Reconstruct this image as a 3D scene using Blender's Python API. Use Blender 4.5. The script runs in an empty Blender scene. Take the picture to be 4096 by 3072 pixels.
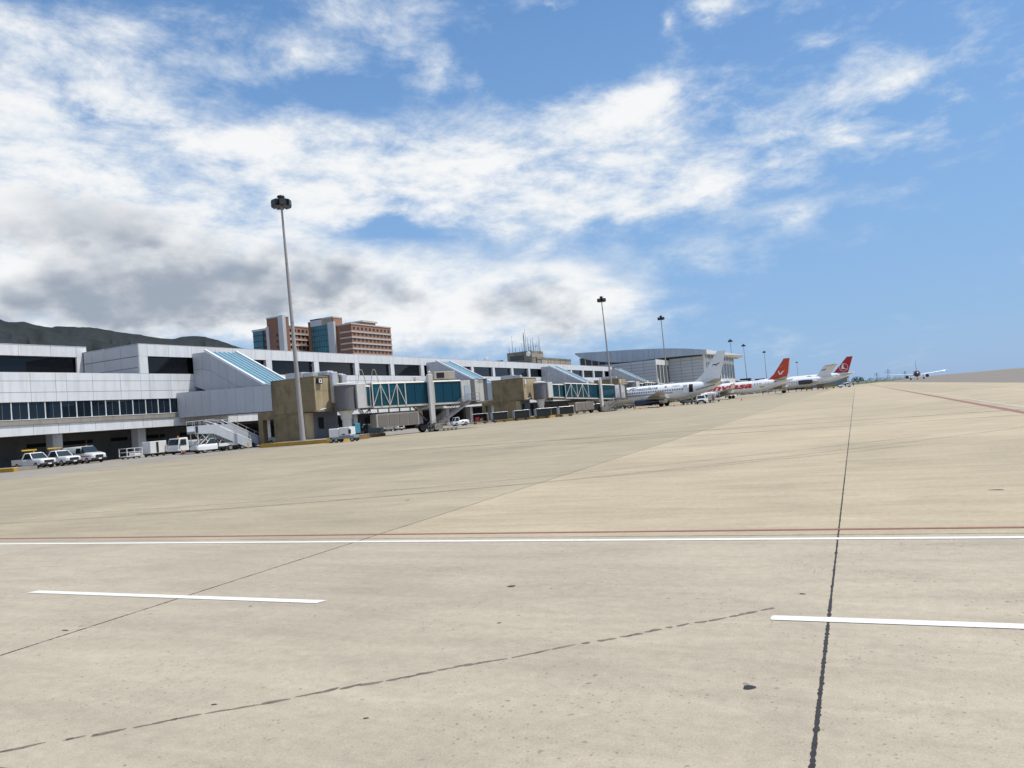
import bpy, bmesh, math, random
from mathutils import Vector, Matrix
random.seed(7)
SC = bpy.context.scene
COL = SC.collection
R_ = math.radians

# ------------------------------------------------------------------ camera
cam = bpy.data.cameras.new('camera'); co = bpy.data.objects.new('camera', cam); COL.objects.link(co)
cam.lens = 27.158; cam.sensor_width = 36.0; cam.sensor_fit = 'HORIZONTAL'
cam.clip_start = 0.1; cam.clip_end = 60000.0
co.matrix_world = Matrix(((0.899887, 0.092271, 0.42625, 0), (0.427679, 0.00468, -0.903918, 0),
                          (-0.085401, 0.995723, -0.035251, 1.85), (0, 0, 0, 1)))
SC.camera = co
SC.view_settings.view_transform = 'Standard'; SC.view_settings.look = 'None'
SC.view_settings.gamma = 1.0; SC.view_settings.exposure = 0.0; SC.view_settings.use_curve_mapping = False
SC.render.engine = 'CYCLES'
SC.cycles.max_bounces = 6; SC.cycles.diffuse_bounces = 3; SC.cycles.glossy_bounces = 2; SC.cycles.transparent_max_bounces = 12

# ------------------------------------------------------------------ sun and sky
SUN = Vector((0.364, 0.182, 0.914)).normalized()
sl = bpy.data.lights.new('sun', 'SUN'); sl.energy = 4.6; sl.angle = R_(0.55); sl.color = (1.0, 0.955, 0.89)
so = bpy.data.objects.new('sun', sl); COL.objects.link(so)
so.rotation_euler = (-SUN).to_track_quat('-Z', 'Y').to_euler(); so.location = (0, 0, 80)

WHITE = [(-0.955,0.392,0.11,0.054,1.0),(-0.849,0.449,0.154,0.045,0.45),(-0.978,0.447,0.075,0.028,0.4),(-0.549,0.484,0.069,0.038,0.55),(-0.493,0.437,0.058,0.033,0.6),(-0.68,0.459,0.067,0.032,0.35),(-0.736,0.336,0.144,0.049,1.0),(-0.561,0.35,0.105,0.034,0.8),(-0.418,0.326,0.119,0.046,0.9),(-0.245,0.365,0.086,0.042,1.0),(-0.333,0.278,0.148,0.041,0.9),(-0.482,0.291,0.149,0.041,0.85),(-0.195,0.288,0.091,0.034,0.6),(-0.188,0.251,0.102,0.02,0.7),(-0.07,0.216,0.049,0.012,0.6),(-0.378,0.237,0.107,0.018,0.6),(0.037,0.365,0.059,0.03,0.55),(0.064,0.334,0.058,0.02,0.5),(-0.059,0.323,0.069,0.021,0.55),(-0.006,0.275,0.083,0.026,0.65),(0.007,0.308,0.061,0.021,0.4),(-0.15,0.453,0.044,0.015,0.9),(-0.211,0.444,0.016,0.012,0.8),(-0.353,0.484,0.035,0.01,0.6),(-0.025,0.397,0.036,0.011,0.6),(-0.057,0.433,0.031,0.013,0.4),(-0.65,0.271,0.087,0.034,0.8),(-0.862,0.266,0.104,0.037,0.9),(-0.934,0.284,0.128,0.061,1.0),(-0.906,0.207,0.162,0.053,1.0),(-0.697,0.188,0.126,0.052,1.0),(-0.81,0.141,0.189,0.033,1.0),(-0.553,0.169,0.071,0.041,0.6),(-0.385,0.168,0.078,0.033,1.0),(-0.298,0.135,0.053,0.027,0.9),(-0.447,0.131,0.096,0.036,0.9),(-0.529,0.102,0.149,0.03,0.7),(-0.32,0.09,0.119,0.03,0.5),(-0.994,0.336,0.056,0.039,0.8),(-0.995,0.161,0.071,0.025,1.0),(-0.182,0.185,0.114,0.034,0.45),(-0.491,0.2,0.09,0.024,0.5)]
GREY = [(-0.976,0.275,0.076,0.03,0.5),(-0.937,0.243,0.118,0.028,0.8),(-0.87,0.229,0.057,0.019,0.9),(-0.878,0.192,0.078,0.016,1.0),(-0.967,0.186,0.082,0.018,0.9),(-0.746,0.201,0.075,0.024,0.8),(-0.644,0.197,0.035,0.017,0.9),(-0.727,0.158,0.13,0.017,0.9),(-0.67,0.164,0.063,0.017,0.8),(-0.834,0.165,0.12,0.026,0.95),(-0.995,0.166,0.056,0.015,0.7),(-0.423,0.138,0.078,0.019,0.9),(-0.377,0.113,0.048,0.013,0.7),(-0.534,0.12,0.03,0.021,0.7),(-0.566,0.153,0.024,0.013,0.6),(-0.885,0.143,0.155,0.018,0.7)]
BLUE = [(-0.895,0.362,0.06,0.011,0.8),(-0.652,0.397,0.097,0.015,0.7),(-0.39,0.425,0.053,0.033,0.8),(-0.757,0.489,0.032,0.021,0.2),(-0.529,0.237,0.077,0.013,0.8),(-0.57,0.251,0.035,0.017,0.6),(-0.314,0.457,0.092,0.038,0.6),(-0.37,0.19,0.036,0.009,0.3)]

def make_world():
    w = bpy.data.worlds.new('World'); SC.world = w; w.use_nodes = True
    w.cycles.sampling_method = 'MANUAL'; w.cycles.sample_map_resolution = 256
    nt = w.node_tree; N = nt.nodes; L = nt.links; N.clear()
    def put(sock, v):
        if hasattr(v, 'default_value') or isinstance(v, bpy.types.NodeSocket): L.new(v, sock)
        else: sock.default_value = v
    def M(op, a, b=0.0, c=0.0, clamp=False):
        n = N.new('ShaderNodeMath'); n.operation = op; n.use_clamp = clamp
        put(n.inputs[0], a); put(n.inputs[1], b); put(n.inputs[2], c); return n.outputs[0]
    def smooth(v, a, b):
        n = N.new('ShaderNodeMapRange'); n.interpolation_type = 'SMOOTHSTEP'; n.clamp = True
        put(n.inputs[0], v); n.inputs[1].default_value = a; n.inputs[2].default_value = b; return n.outputs[0]
    def mixc(f, a, b):
        n = N.new('ShaderNodeMix'); n.data_type = 'RGBA'; n.clamp_factor = True
        put(n.inputs[0], f); put(n.inputs[6], a); put(n.inputs[7], b); return n.outputs[2]
    tc = N.new('ShaderNodeTexCoord'); sep = N.new('ShaderNodeSeparateXYZ'); L.new(tc.outputs['Generated'], sep.inputs[0])
    x, y, z = sep.outputs
    az = M('ARCTAN2', x, y); el = M('ARCSINE', z)
    zz = M('ADD', M('MAXIMUM', z, 0.0), 0.13)
    cmb = N.new('ShaderNodeCombineXYZ'); L.new(M('DIVIDE', x, zz), cmb.inputs[0]); L.new(M('DIVIDE', y, zz), cmb.inputs[1])
    def noise(vec, scale, detail, rough, dist=0.0, loc=(0, 0, 0), sc=(1, 1, 1), rot=0.0):
        mp = N.new('ShaderNodeMapping'); L.new(vec, mp.inputs[0]); mp.inputs['Location'].default_value = loc
        mp.inputs['Scale'].default_value = sc; mp.inputs['Rotation'].default_value = (0, 0, rot)
        n = N.new('ShaderNodeTexNoise'); L.new(mp.outputs[0], n.inputs['Vector'])
        if vec == cmb.outputs[0]: n.noise_dimensions = '2D'
        n.inputs['Scale'].default_value = scale; n.inputs['Detail'].default_value = detail
        n.inputs['Roughness'].default_value = rough; n.inputs['Distortion'].default_value = dist
        return n.outputs[0]
    high = noise(cmb.outputs[0], 4.2, 8, 0.66, 0.15, (3.1, 1.7, 0), (1.0, 0.9, 1), 0.5)
    mid = noise(tc.outputs['Generated'], 17.0, 5, 0.60, 0.0, (2.3, 0.4, 0.7), (1, 1, 1.9))
    puff = noise(tc.outputs['Generated'], 7.5, 6, 0.55, 0.0, (1.3, 4.2, 0), (1, 1, 1.7))
    puffup = noise(tc.outputs['Generated'], 7.5, 3, 0.50, 0.0, (1.3, 4.2, 0.045), (1, 1, 1.7))
    broad = noise(cmb.outputs[0], 0.7, 2, 0.5, 0.0, (5, 9, 0))
    # domain wobble so that cloud banks have ragged outlines
    azw = M('ADD', az, M('MULTIPLY', M('SUBTRACT', puff, 0.5), 0.09)); elw = M('ADD', el, M('MULTIPLY', M('SUBTRACT', mid, 0.5), 0.035))
    cv = N.new('ShaderNodeCombineXYZ'); L.new(azw, cv.inputs[0]); L.new(elw, cv.inputs[1])
    def blobs(lst):
        acc = None
        for a, e, sa, se, wt in lst:
            kx, ky = 0.42/sa, 0.42/se
            mp = N.new('ShaderNodeMapping'); L.new(cv.outputs[0], mp.inputs[0])
            mp.inputs['Scale'].default_value = (kx, ky, 1); mp.inputs['Location'].default_value = (-a*kx, -e*ky, 0)
            gr = N.new('ShaderNodeTexGradient'); gr.gradient_type = 'QUADRATIC_SPHERE'; L.new(mp.outputs[0], gr.inputs[0])
            acc = M('MULTIPLY_ADD', gr.outputs['Fac'], wt*1.15, acc if acc is not None else 0.0)
        return acc
    white, grey, blue = blobs(WHITE), blobs(GREY), blobs(BLUE)
    # beyond the part of the sky in view the same broken cloud goes on
    off = M('MAXIMUM', smooth(M('ABSOLUTE', M('ADD', az, 0.44)), 0.62, 0.95), smooth(el, 0.50, 0.70))
    gen = M('MULTIPLY', smooth(broad, 0.42, 0.62), M('MULTIPLY', off, 0.85))
    cov = M('ADD', M('MINIMUM', white, 1.0), gen)
    cov = M('ADD', M('SUBTRACT', cov, M('MULTIPLY', blue, 0.75)), M('MULTIPLY', M('MINIMUM', grey, 1.0), 0.45))
    low = smooth(el, 0.30, 0.18)
    nz = M('ADD', M('MULTIPLY', high, M('SUBTRACT', 1.0, M('MULTIPLY', low, 0.7))), M('MULTIPLY', puff, M('MULTIPLY', low, 0.7)))
    nz = M('ADD', nz, M('MULTIPLY', M('SUBTRACT', mid, 0.5), 0.50))
    dens = M('ADD', M('MULTIPLY', cov, 0.95), M('MULTIPLY', M('SUBTRACT', nz, 0.49), 2.15))
    alpha = M('MULTIPLY', smooth(dens, 0.06, 1.28), 0.97)
    # underside shading: thicker cloud above means a greyer base
    rel = M('MULTIPLY', M('SUBTRACT', puffup, puff), 7.0)
    g2 = M('ADD', M('MULTIPLY', grey, 0.95), M('MULTIPLY', rel, M('ADD', M('MULTIPLY', low, 0.45), 0.12)))
    g2 = M('ADD', g2, M('MULTIPLY', M('SUBTRACT', mid, 0.5), 0.9))
    shade = M('MULTIPLY', smooth(g2, 0.0, 1.75), smooth(M('ADD', grey, M('ADD', M('MULTIPLY', off, 0.35), M('MULTIPLY', low, 0.25))), 0.0, 0.5))
    thick = smooth(M('ADD', dens, M('MULTIPLY', rel, -0.25)), 0.45, 1.45)
    lit = mixc(thick, (5.3, 5.8, 6.3, 1), (6.75, 6.8, 6.8, 1))
    ccol = mixc(shade, lit, (2.5, 2.85, 3.4, 1))
    sky = N.new('ShaderNodeTexSky'); sky.sky_type = 'NISHITA'; sky.sun_disc = False
    sky.sun_elevation = math.asin(SUN.z); sky.sun_rotation = math.atan2(SUN.x, SUN.y)
    sky.altitude = 20; sky.air_density = 1.0; sky.dust_density = 0.3; sky.ozone_density = 3.0
    hs = N.new('ShaderNodeHueSaturation'); hs.inputs['Saturation'].default_value = 1.22; hs.inputs['Value'].default_value = 1.0
    L.new(sky.outputs[0], hs.inputs['Color'])
    hz = M('MULTIPLY', smooth(el, 0.85, -0.05), 0.88)
    air = mixc(hz, hs.outputs[0], (1.85, 3.15, 5.25, 1))          # humid coastal air towards the horizon
    col = mixc(alpha, air, ccol)
    bg = N.new('ShaderNodeBackground'); bg.inputs['Strength'].default_value = 0.14
    L.new(col, bg.inputs['Color'])
    out = N.new('ShaderNodeOutputWorld'); L.new(bg.outputs[0], out.inputs[0])
make_world()

# ------------------------------------------------------------------ helpers
WOFF = {}
def off_of(p):
    return WOFF.get(p.name, Vector((0, 0, 0))) if p else Vector((0, 0, 0))
def tag(o, label=None, cat=None, group=None, kind=None):
    if label: o['label'] = label
    if cat: o['category'] = cat
    if group: o['group'] = group
    if kind: o['kind'] = kind
    return o
def thing(name, label, cat, loc=(0, 0, 0), rz=0.0, group=None, world=False):
    o = bpy.data.objects.new(name, None); COL.objects.link(o)
    o.location = loc; o.rotation_euler = (0, 0, rz); o.empty_display_size = 0.5
    tag(o, label, cat, group)
    if world: WOFF[o.name] = Vector(loc)      # children are given in world coordinates
    return o

class MB:
    def __init__(s): s.v = []; s.f = []
    def add(s, vs, fs):
        b = len(s.v); s.v += [tuple(p) for p in vs]; s.f += [tuple(b + i for i in q) for q in fs]; return s
    def box(s, x0, x1, y0, y1, z0, z1):
        return s.add([(x0,y0,z0),(x1,y0,z0),(x1,y1,z0),(x0,y1,z0),(x0,y0,z1),(x1,y0,z1),(x1,y1,z1),(x0,y1,z1)],
                     [(0,3,2,1),(4,5,6,7),(0,1,5,4),(1,2,6,5),(2,3,7,6),(3,0,4,7)])
    def hexa(s, lo, hi):   # two quads, bottom and top, same winding
        return s.add(list(lo) + list(hi), [(3,2,1,0),(4,5,6,7),(0,1,5,4),(1,2,6,5),(2,3,7,6),(3,0,4,7)])
    def prism(s, poly, axis, a, b):
        n = len(poly)
        def P(p, t):
            return {'x': (t, p[0], p[1]), 'y': (p[0], t, p[1]), 'z': (p[0], p[1], t)}[axis]
        vs = [P(p, a) for p in poly] + [P(p, b) for p in poly]
        fs = [tuple(range(n))[::-1], tuple(range(n, 2*n))] + [(i, (i+1) % n, n+(i+1) % n, n+i) for i in range(n)]
        return s.add(vs, fs)
    def tube(s, p, q, r0, r1=None, n=8, caps=True):
        r1 = r0 if r1 is None else r1
        p = Vector(p); q = Vector(q); d = (q - p)
        if d.length < 1e-6: return s
        d.normalize(); u = d.orthogonal().normalized(); w = d.cross(u)
        vs = []
        for c, r in ((p, r0), (q, r1)):
            for i in range(n):
                t = 2*math.pi*i/n; vs.append(c + u*(r*math.cos(t)) + w*(r*math.sin(t)))
        fs = [(i, (i+1) % n, n+(i+1) % n, n+i) for i in range(n)]
        if caps: fs += [tuple(range(n))[::-1], tuple(range(n, 2*n))]
        return s.add(vs, fs)
    def bar(s, p, q, w, h=None):   # rectangular bar
        h = w if h is None else h
        p = Vector(p); q = Vector(q); d = (q-p).normalized()
        up = Vector((0, 0, 1)) if abs(d.z) < 0.95 else Vector((0, 1, 0))
        u = d.cross(up).normalized()*(w/2); k = u.cross(d).normalized()*(h/2)
        return s.hexa([p-u-k, p+u-k, p+u+k, p-u+k], [q-u-k, q+u-k, q+u+k, q-u+k])
    def rings(s, rs, caps=True):
        n = len(rs[0]); b = len(s.v)
        for r in rs: s.v += [tuple(p) for p in r]
        for k in range(len(rs)-1):
            for i in range(n):
                s.f.append((b+k*n+i, b+k*n+(i+1) % n, b+(k+1)*n+(i+1) % n, b+(k+1)*n+i))
        if caps:
            s.f.append(tuple(b+i for i in range(n))[::-1]); e = b+(len(rs)-1)*n
            s.f.append(tuple(e+i for i in range(n)))
        return s
    def lathe(s, prof, origin, axis='x', n=20):   # prof: (t, r)
        o = Vector(origin); rs = []
        for t, r in prof:
            ring = []
            for i in range(n):
                a = 2*math.pi*i/n; c, k = r*math.cos(a), r*math.sin(a)
                ring.append(o + Vector({'x': (t, c, k), 'y': (k, t, c), 'z': (c, k, t)}[axis]))
            rs.append(ring)
        return s.rings(rs)
    def quad(s, a, b, c, d): return s.add([a, b, c, d], [(0, 1, 2, 3)])
    def build(s, name, mat, parent=None, smooth=False, local=False, bevel=0.0):
        me = bpy.data.meshes.new(name); me.from_pydata(s.v, [], s.f); me.validate()
        bm = bmesh.new(); bm.from_mesh(me)
        if bevel: bmesh.ops.bevel(bm, geom=bm.edges[:] , offset=bevel, segments=1, affect='EDGES', clamp_overlap=True)
        bmesh.ops.recalc_face_normals(bm, faces=bm.faces); bm.to_mesh(me); bm.free()
        if mat: me.materials.append(mat)
        if smooth:
            for p in me.polygons: p.use_smooth = True
            me.set_sharp_from_angle(angle=R_(38))
        o = bpy.data.objects.new(name, me); COL.objects.link(o)
        if parent:
            o.parent = parent
            if not local and parent.name in WOFF:
                o.location = -WOFF[parent.name]; 
            WOFF[o.name] = Vector((0, 0, 0)) if parent.name in WOFF else Vector((0, 0, 0))
        return o
_cubes = {}
def piece(name, parent, mat, x0, x1, y0, y1, z0, z1):
    me = _cubes.get(mat.name)
    if me is None:
        me = bpy.data.meshes.new('piece_' + mat.name)
        m = MB().box(0, 1, 0, 1, 0, 1); me.from_pydata(m.v, [], m.f); me.materials.append(mat); _cubes[mat.name] = me
    o = bpy.data.objects.new(name, me); COL.objects.link(o)
    o.location = Vector((min(x0, x1), min(y0, y1), min(z0, z1))) - (off_of(parent) if parent else Vector((0, 0, 0)))
    o.scale = (abs(x1-x0), abs(y1-y0), abs(z1-z0))
    if parent: o.parent = parent
    return o

# ------------------------------------------------------------------ materials
MATS = {}
def pbr(name, col, rough=0.5, metal=0.0, var=0.08, scale=3.0, stretch=(1, 1, 1), dirt=0.0, dirtcol=(0.06, 0.05, 0.04), dscale=0.8,
        dstretch=(1, 1, 0.15), rnd=0.0, spec=0.5, bump=0.0, bscale=30.0, coat=0.0, alpha=None):
    m = bpy.data.materials.new(name); m.use_nodes = True; nt = m.node_tree; N = nt.nodes; L = nt.links
    b = N['Principled BSDF']; b.inputs['Roughness'].default_value = rough; b.inputs['Metallic'].default_value = metal
    b.inputs['Specular IOR Level'].default_value = spec; b.inputs['Coat Weight'].default_value = coat
    geo = N.new('ShaderNodeNewGeometry')
    def noise(sc, st, det=4.0, ro=0.6):
        mp = N.new('ShaderNodeMapping'); mp.inputs['Scale'].default_value = st; L.new(geo.outputs['Position'], mp.inputs[0])
        n = N.new('ShaderNodeTexNoise'); n.inputs['Scale'].default_value = sc; n.inputs['Detail'].default_value = det
        n.inputs['Roughness'].default_value = ro; L.new(mp.outputs[0], n.inputs['Vector']); return n.outputs[0]
    def rng(v, a, bb, c, d):
        n = N.new('ShaderNodeMapRange'); n.clamp = True; L.new(v, n.inputs[0])
        for i, t in enumerate((a, bb, c, d)): n.inputs[i+1].default_value = t
        return n.outputs[0]
    def mul(colsock, v):
        n = N.new('ShaderNodeVectorMath'); n.operation = 'SCALE'
        if isinstance(colsock, tuple): n.inputs[0].default_value = colsock
        else: L.new(colsock, n.inputs[0])
        L.new(v, n.inputs['Scale']); return n.outputs[0]
    c = tuple(col)
    v = rng(noise(scale, stretch), 0.25, 0.75, 1-var, 1+var); c = mul(c, v)
    if rnd:
        oi = N.new('ShaderNodeObjectInfo'); c = mul(c, rng(oi.outputs['Random'], 0, 1, 1-rnd, 1+rnd))
    if dirt:
        mx = N.new('ShaderNodeMix'); mx.data_type = 'RGBA'
        L.new(rng(noise(dscale, dstretch, 6, 0.65), 0.48, 0.72, 0.0, dirt), mx.inputs[0]); L.new(c, mx.inputs[6])
        mx.inputs[7].default_value = (*dirtcol, 1); c = mx.outputs[2]
    L.new(c, b.inputs['Base Color'])
    if bump:
        bp = N.new('ShaderNodeBump'); bp.inputs['Strength'].default_value = bump; bp.inputs['Distance'].default_value = 0.02
        L.new(noise(bscale, (1, 1, 1)), bp.inputs['Height']); L.new(bp.outputs[0], b.inputs['Normal'])
    MATS[name] = m
    return m
def glass_mat(name, tint, thru=0.5, rough=0.03, body=None):
    m = bpy.data.materials.new(name); m.use_nodes = True; nt = m.node_tree; N = nt.nodes; L = nt.links; N.clear()
    o = N.new('ShaderNodeOutputMaterial'); t = N.new('ShaderNodeBsdfTransparent'); t.inputs[0].default_value = (*tint, 1)
    d = N.new('ShaderNodeBsdfDiffuse'); d.inputs[0].default_value = (*(body or (tint[0]*0.12, tint[1]*0.12, tint[2]*0.12)), 1)
    g = N.new('ShaderNodeBsdfGlossy'); g.inputs['Roughness'].default_value = rough; g.inputs[0].default_value = (0.9, 0.95, 1, 1)
    a = N.new('ShaderNodeMixShader'); a.inputs[0].default_value = thru; L.new(d.outputs[0], a.inputs[1]); L.new(t.outputs[0], a.inputs[2])
    f = N.new('ShaderNodeFresnel'); f.inputs[0].default_value = 1.45
    mm = N.new('ShaderNodeMixShader'); L.new(f.outputs[0], mm.inputs[0]); L.new(a.outputs[0], mm.inputs[1]); L.new(g.outputs[0], mm.inputs[2])
    L.new(mm.outputs[0], o.inputs[0]); MATS[name] = m; return m
def emit_mat(name, col, s):
    m = bpy.data.materials.new(name); m.use_nodes = True; b = m.node_tree.nodes['Principled BSDF']
    b.inputs['Base Color'].default_value = (*col, 1); b.inputs['Emission Color'].default_value = (*col, 1); b.inputs['Emission Strength'].default_value = s
    MATS[name] = m; return m

def concrete(name, col, tan=(1, 1, 1), speck=1.0, streak=0.10):
    """weathered apron concrete: mottling, brushed streaks, popped-out aggregate specks and small stains"""
    m = bpy.data.materials.new(name); m.use_nodes = True; nt = m.node_tree; N = nt.nodes; L = nt.links
    b = N['Principled BSDF']; b.inputs['Roughness'].default_value = 0.85; b.inputs['Specular IOR Level'].default_value = 0.25
    geo = N.new('ShaderNodeNewGeometry')
    def mapn(st, loc=(0, 0, 0), rot=0.0):
        mp = N.new('ShaderNodeMapping'); mp.inputs['Scale'].default_value = st; mp.inputs['Location'].default_value = loc
        mp.inputs['Rotation'].default_value = (0, 0, rot); L.new(geo.outputs['Position'], mp.inputs[0]); return mp.outputs[0]
    def noise(vec, sc, det=5.0, ro=0.6, dist=0.0):
        n = N.new('ShaderNodeTexNoise'); n.inputs['Scale'].default_value = sc; n.inputs['Detail'].default_value = det
        n.inputs['Roughness'].default_value = ro; n.inputs['Distortion'].default_value = dist; L.new(vec, n.inputs['Vector']); return n.outputs[0]
    def rng(v, a, bb, c, d):
        n = N.new('ShaderNodeMapRange'); n.clamp = True; L.new(v, n.inputs[0])
        for i, t in enumerate((a, bb, c, d)): n.inputs[i+1].default_value = t
        return n.outputs[0]
    def mathn(op, a, c):
        n = N.new('ShaderNodeMath'); n.operation = op
        for i, t in enumerate((a, c)):
            if isinstance(t, (int, float)): n.inputs[i].default_value = t
            else: L.new(t, n.inputs[i])
        return n.outputs[0]
    def scale(cs, v):
        n = N.new('ShaderNodeVectorMath'); n.operation = 'SCALE'
        if isinstance(cs, tuple): n.inputs[0].default_value = cs
        else: L.new(cs, n.inputs[0])
        L.new(v, n.inputs['Scale']); return n.outputs[0]
    def mix(f, a, c2):
        n = N.new('ShaderNodeMix'); n.data_type = 'RGBA'; L.new(f, n.inputs[0])
        if isinstance(a, tuple): n.inputs[6].default_value = (*a, 1)
        else: L.new(a, n.inputs[6])
        n.inputs[7].default_value = (*c2, 1); return n.outputs[2]
    P1 = mapn((1, 1, 1))
    c = scale(tuple(col), rng(noise(P1, 0.22, 4, 0.55, 0.4), 0.3, 0.7, 0.90, 1.09))
    c = scale(c, rng(noise(mapn((0.5, 2.4, 1), rot=0.06), 1.1, 5, 0.65, 0.5), 0.3, 0.7, 1-streak, 1+streak))
    c = scale(c, rng(noise(mapn((0.05, 0.5, 1), loc=(3, 7, 0)), 1.0, 3, 0.6), 0.3, 0.7, 0.94, 1.06))
    c = scale(c, rng(noise(P1, 9.0, 5, 0.7), 0.3, 0.7, 0.90, 1.10))
    c = scale(c, rng(noise(P1, 70.0, 3, 0.7), 0.3, 0.7, 0.84, 1.16))
    oi = N.new('ShaderNodeObjectInfo'); c = scale(c, rng(oi.outputs['Random'], 0, 1, 0.945, 1.055))
    # rubber / oil mottling
    c = mix(rng(noise(mapn((1, 1.6, 1), loc=(11, 2, 0)), 0.55, 6, 0.62, 0.6), 0.54, 0.80, 0.0, 0.45), c, (col[0]*0.62, col[1]*0.63, col[2]*0.66))
    # specks: two sizes of pop-outs
    dens = rng(noise(P1, 0.8, 3, 0.6), 0.35, 0.65, 0.35, 1.0)
    for vs, thr, amt in ((10.0, 0.27, 0.55), (26.0, 0.44, 0.5)):
        vo = N.new('ShaderNodeTexVoronoi'); vo.inputs['Scale'].default_value = vs; vo.inputs['Randomness'].default_value = 1.0
        wv = N.new('ShaderNodeVectorMath'); wv.operation = 'MULTIPLY_ADD'
        nn = N.new('ShaderNodeTexNoise'); nn.inputs['Scale'].default_value = vs*2.2; L.new(P1, nn.inputs['Vector'])
        L.new(nn.outputs['Color'], wv.inputs[0]); wv.inputs[1].default_value = (0.5/vs,)*3; L.new(P1, wv.inputs[2])
        L.new(wv.outputs[0], vo.inputs['Vector'])
        sepc = N.new('ShaderNodeSeparateColor'); L.new(vo.outputs['Color'], sepc.inputs[0])
        size = mathn('MULTIPLY', rng(sepc.outputs[0], 0.45, 1.0, 0.0, thr), dens)
        k = mathn('SUBTRACT', size, vo.outputs['Distance'])
        f = mathn('MULTIPLY', rng(k, 0.0, 0.05, 0.0, amt*speck), rng(sepc.outputs[1], 0, 1, 0.35, 1.0))
        c = mix(f, c, (0.075, 0.068, 0.066))
    L.new(c, b.inputs['Base Color'])
    bp = N.new('ShaderNodeBump'); bp.inputs['Strength'].default_value = 0.35; bp.inputs['Distance'].default_value = 0.006
    L.new(noise(P1, 45.0, 4, 0.7), bp.inputs['Height']); L.new(bp.outputs[0], b.inputs['Normal'])
    MATS[name] = m; return m

def paint(name, col, worn=0.3, base=(0.33, 0.30, 0.25)):
    m = pbr(name, col, rough=0.7, var=0.06, scale=8)
    nt = m.node_tree; N = nt.nodes; L = nt.links; b = N['Principled BSDF']
    src = b.inputs['Base Color'].links[0].from_socket
    geo = N.new('ShaderNodeNewGeometry'); n = N.new('ShaderNodeTexNoise'); n.inputs['Scale'].default_value = 14; n.inputs['Detail'].default_value = 8
    n.inputs['Roughness'].default_value = 0.75; L.new(geo.outputs['Position'], n.inputs['Vector'])
    r = N.new('ShaderNodeMapRange'); r.clamp = True; L.new(n.outputs[0], r.inputs[0]); r.inputs[1].default_value = 0.62-0.2*worn; r.inputs[2].default_value = 0.75; r.inputs[3].default_value = 0.0; r.inputs[4].default_value = worn*1.4
    mx = N.new('ShaderNodeMix'); mx.data_type = 'RGBA'; L.new(r.outputs[0], mx.inputs[0]); L.new(src, mx.inputs[6]); mx.inputs[7].default_value = (*base, 1)
    L.new(mx.outputs[2], b.inputs['Base Color']); return m

m_conc_grey = concrete('apron_concrete', (0.374, 0.326, 0.248))
m_conc_tan = concrete('apron_concrete_tan', (0.385, 0.325, 0.225), speck=0.5)
m_conc_olive = concrete('apron_concrete_olive', (0.322, 0.276, 0.194), speck=0.5)
m_asphalt = pbr('taxiway_asphalt', (0.19, 0.165, 0.14), 0.9, var=0.12, scale=0.2, stretch=(1, 0.3, 1))
m_road = concrete('service_road_concrete', (0.255, 0.232, 0.195), speck=0.5, streak=0.14)
m_seal = pbr('joint_tar', (0.020, 0.019, 0.020), 0.75, var=0.5, scale=25, bump=0.6, bscale=60)
m_white = paint('marking_white', (0.66, 0.65, 0.60), 0.35)
m_whitefar = paint('marking_white_far', (0.52, 0.49, 0.42), 0.4)
m_red = paint('marking_red', (0.255, 0.092, 0.068), 0.5)
m_redfar = paint('marking_red_far', (0.245, 0.105, 0.078), 0.3)
m_dirtland = pbr('dry_ground', (0.22, 0.20, 0.16), 0.95, var=0.2, scale=0.05)
m_grass = pbr('verge_grass', (0.075, 0.095, 0.030), 0.9, var=0.35, scale=0.25)
# ------------------------------------------------------------------ the ground
def sheet(name, poly, z, mat, parent=None, kind=None):
    o = MB().add([(x, y, z) for x, y in poly], [tuple(range(len(poly)))]).build(name, mat, parent)
    if kind: tag(o, kind=kind)
    return o
sheet('ground', [(-30000, -3000), (30000, -3000), (30000, 40000), (-30000, 40000)], -0.30, m_dirtland, kind='structure')
AX = -0.0236                                   # the apron runs at a slight angle to the terminal
def jx(x0, y): return x0 + AX*y
def apron_poly(x0, x1, y0, y1): return [(jx(x0, y0), y0), (jx(x1, y0), y0), (jx(x1, y1), y1), (jx(x0, y1), y1)]
taxi = sheet('taxiway', [(jx(18.5, -60), -60), (900, -60), (900, 2600), (jx(18.5, 2600), 2600)], -0.035, m_asphalt, kind='structure')
road = sheet('service_road', [(-400, 10.3), (jx(-58.02, 10.3), 10.3), (jx(-58.02, 331), 331), (-400, 331)], -0.004, m_road, kind='structure')
verge = sheet('grass_verge', [(-300, 560), (-14, 560), (-6, 620), (60, 1500), (-300, 1500)], 0.02, m_grass, kind='structure')
bed = sheet('apron', [(-400, -60), (jx(19.2, -60), -60), (jx(19.2, 1300), 1300), (-400, 1300)], -0.06, m_asphalt, kind='structure')
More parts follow.
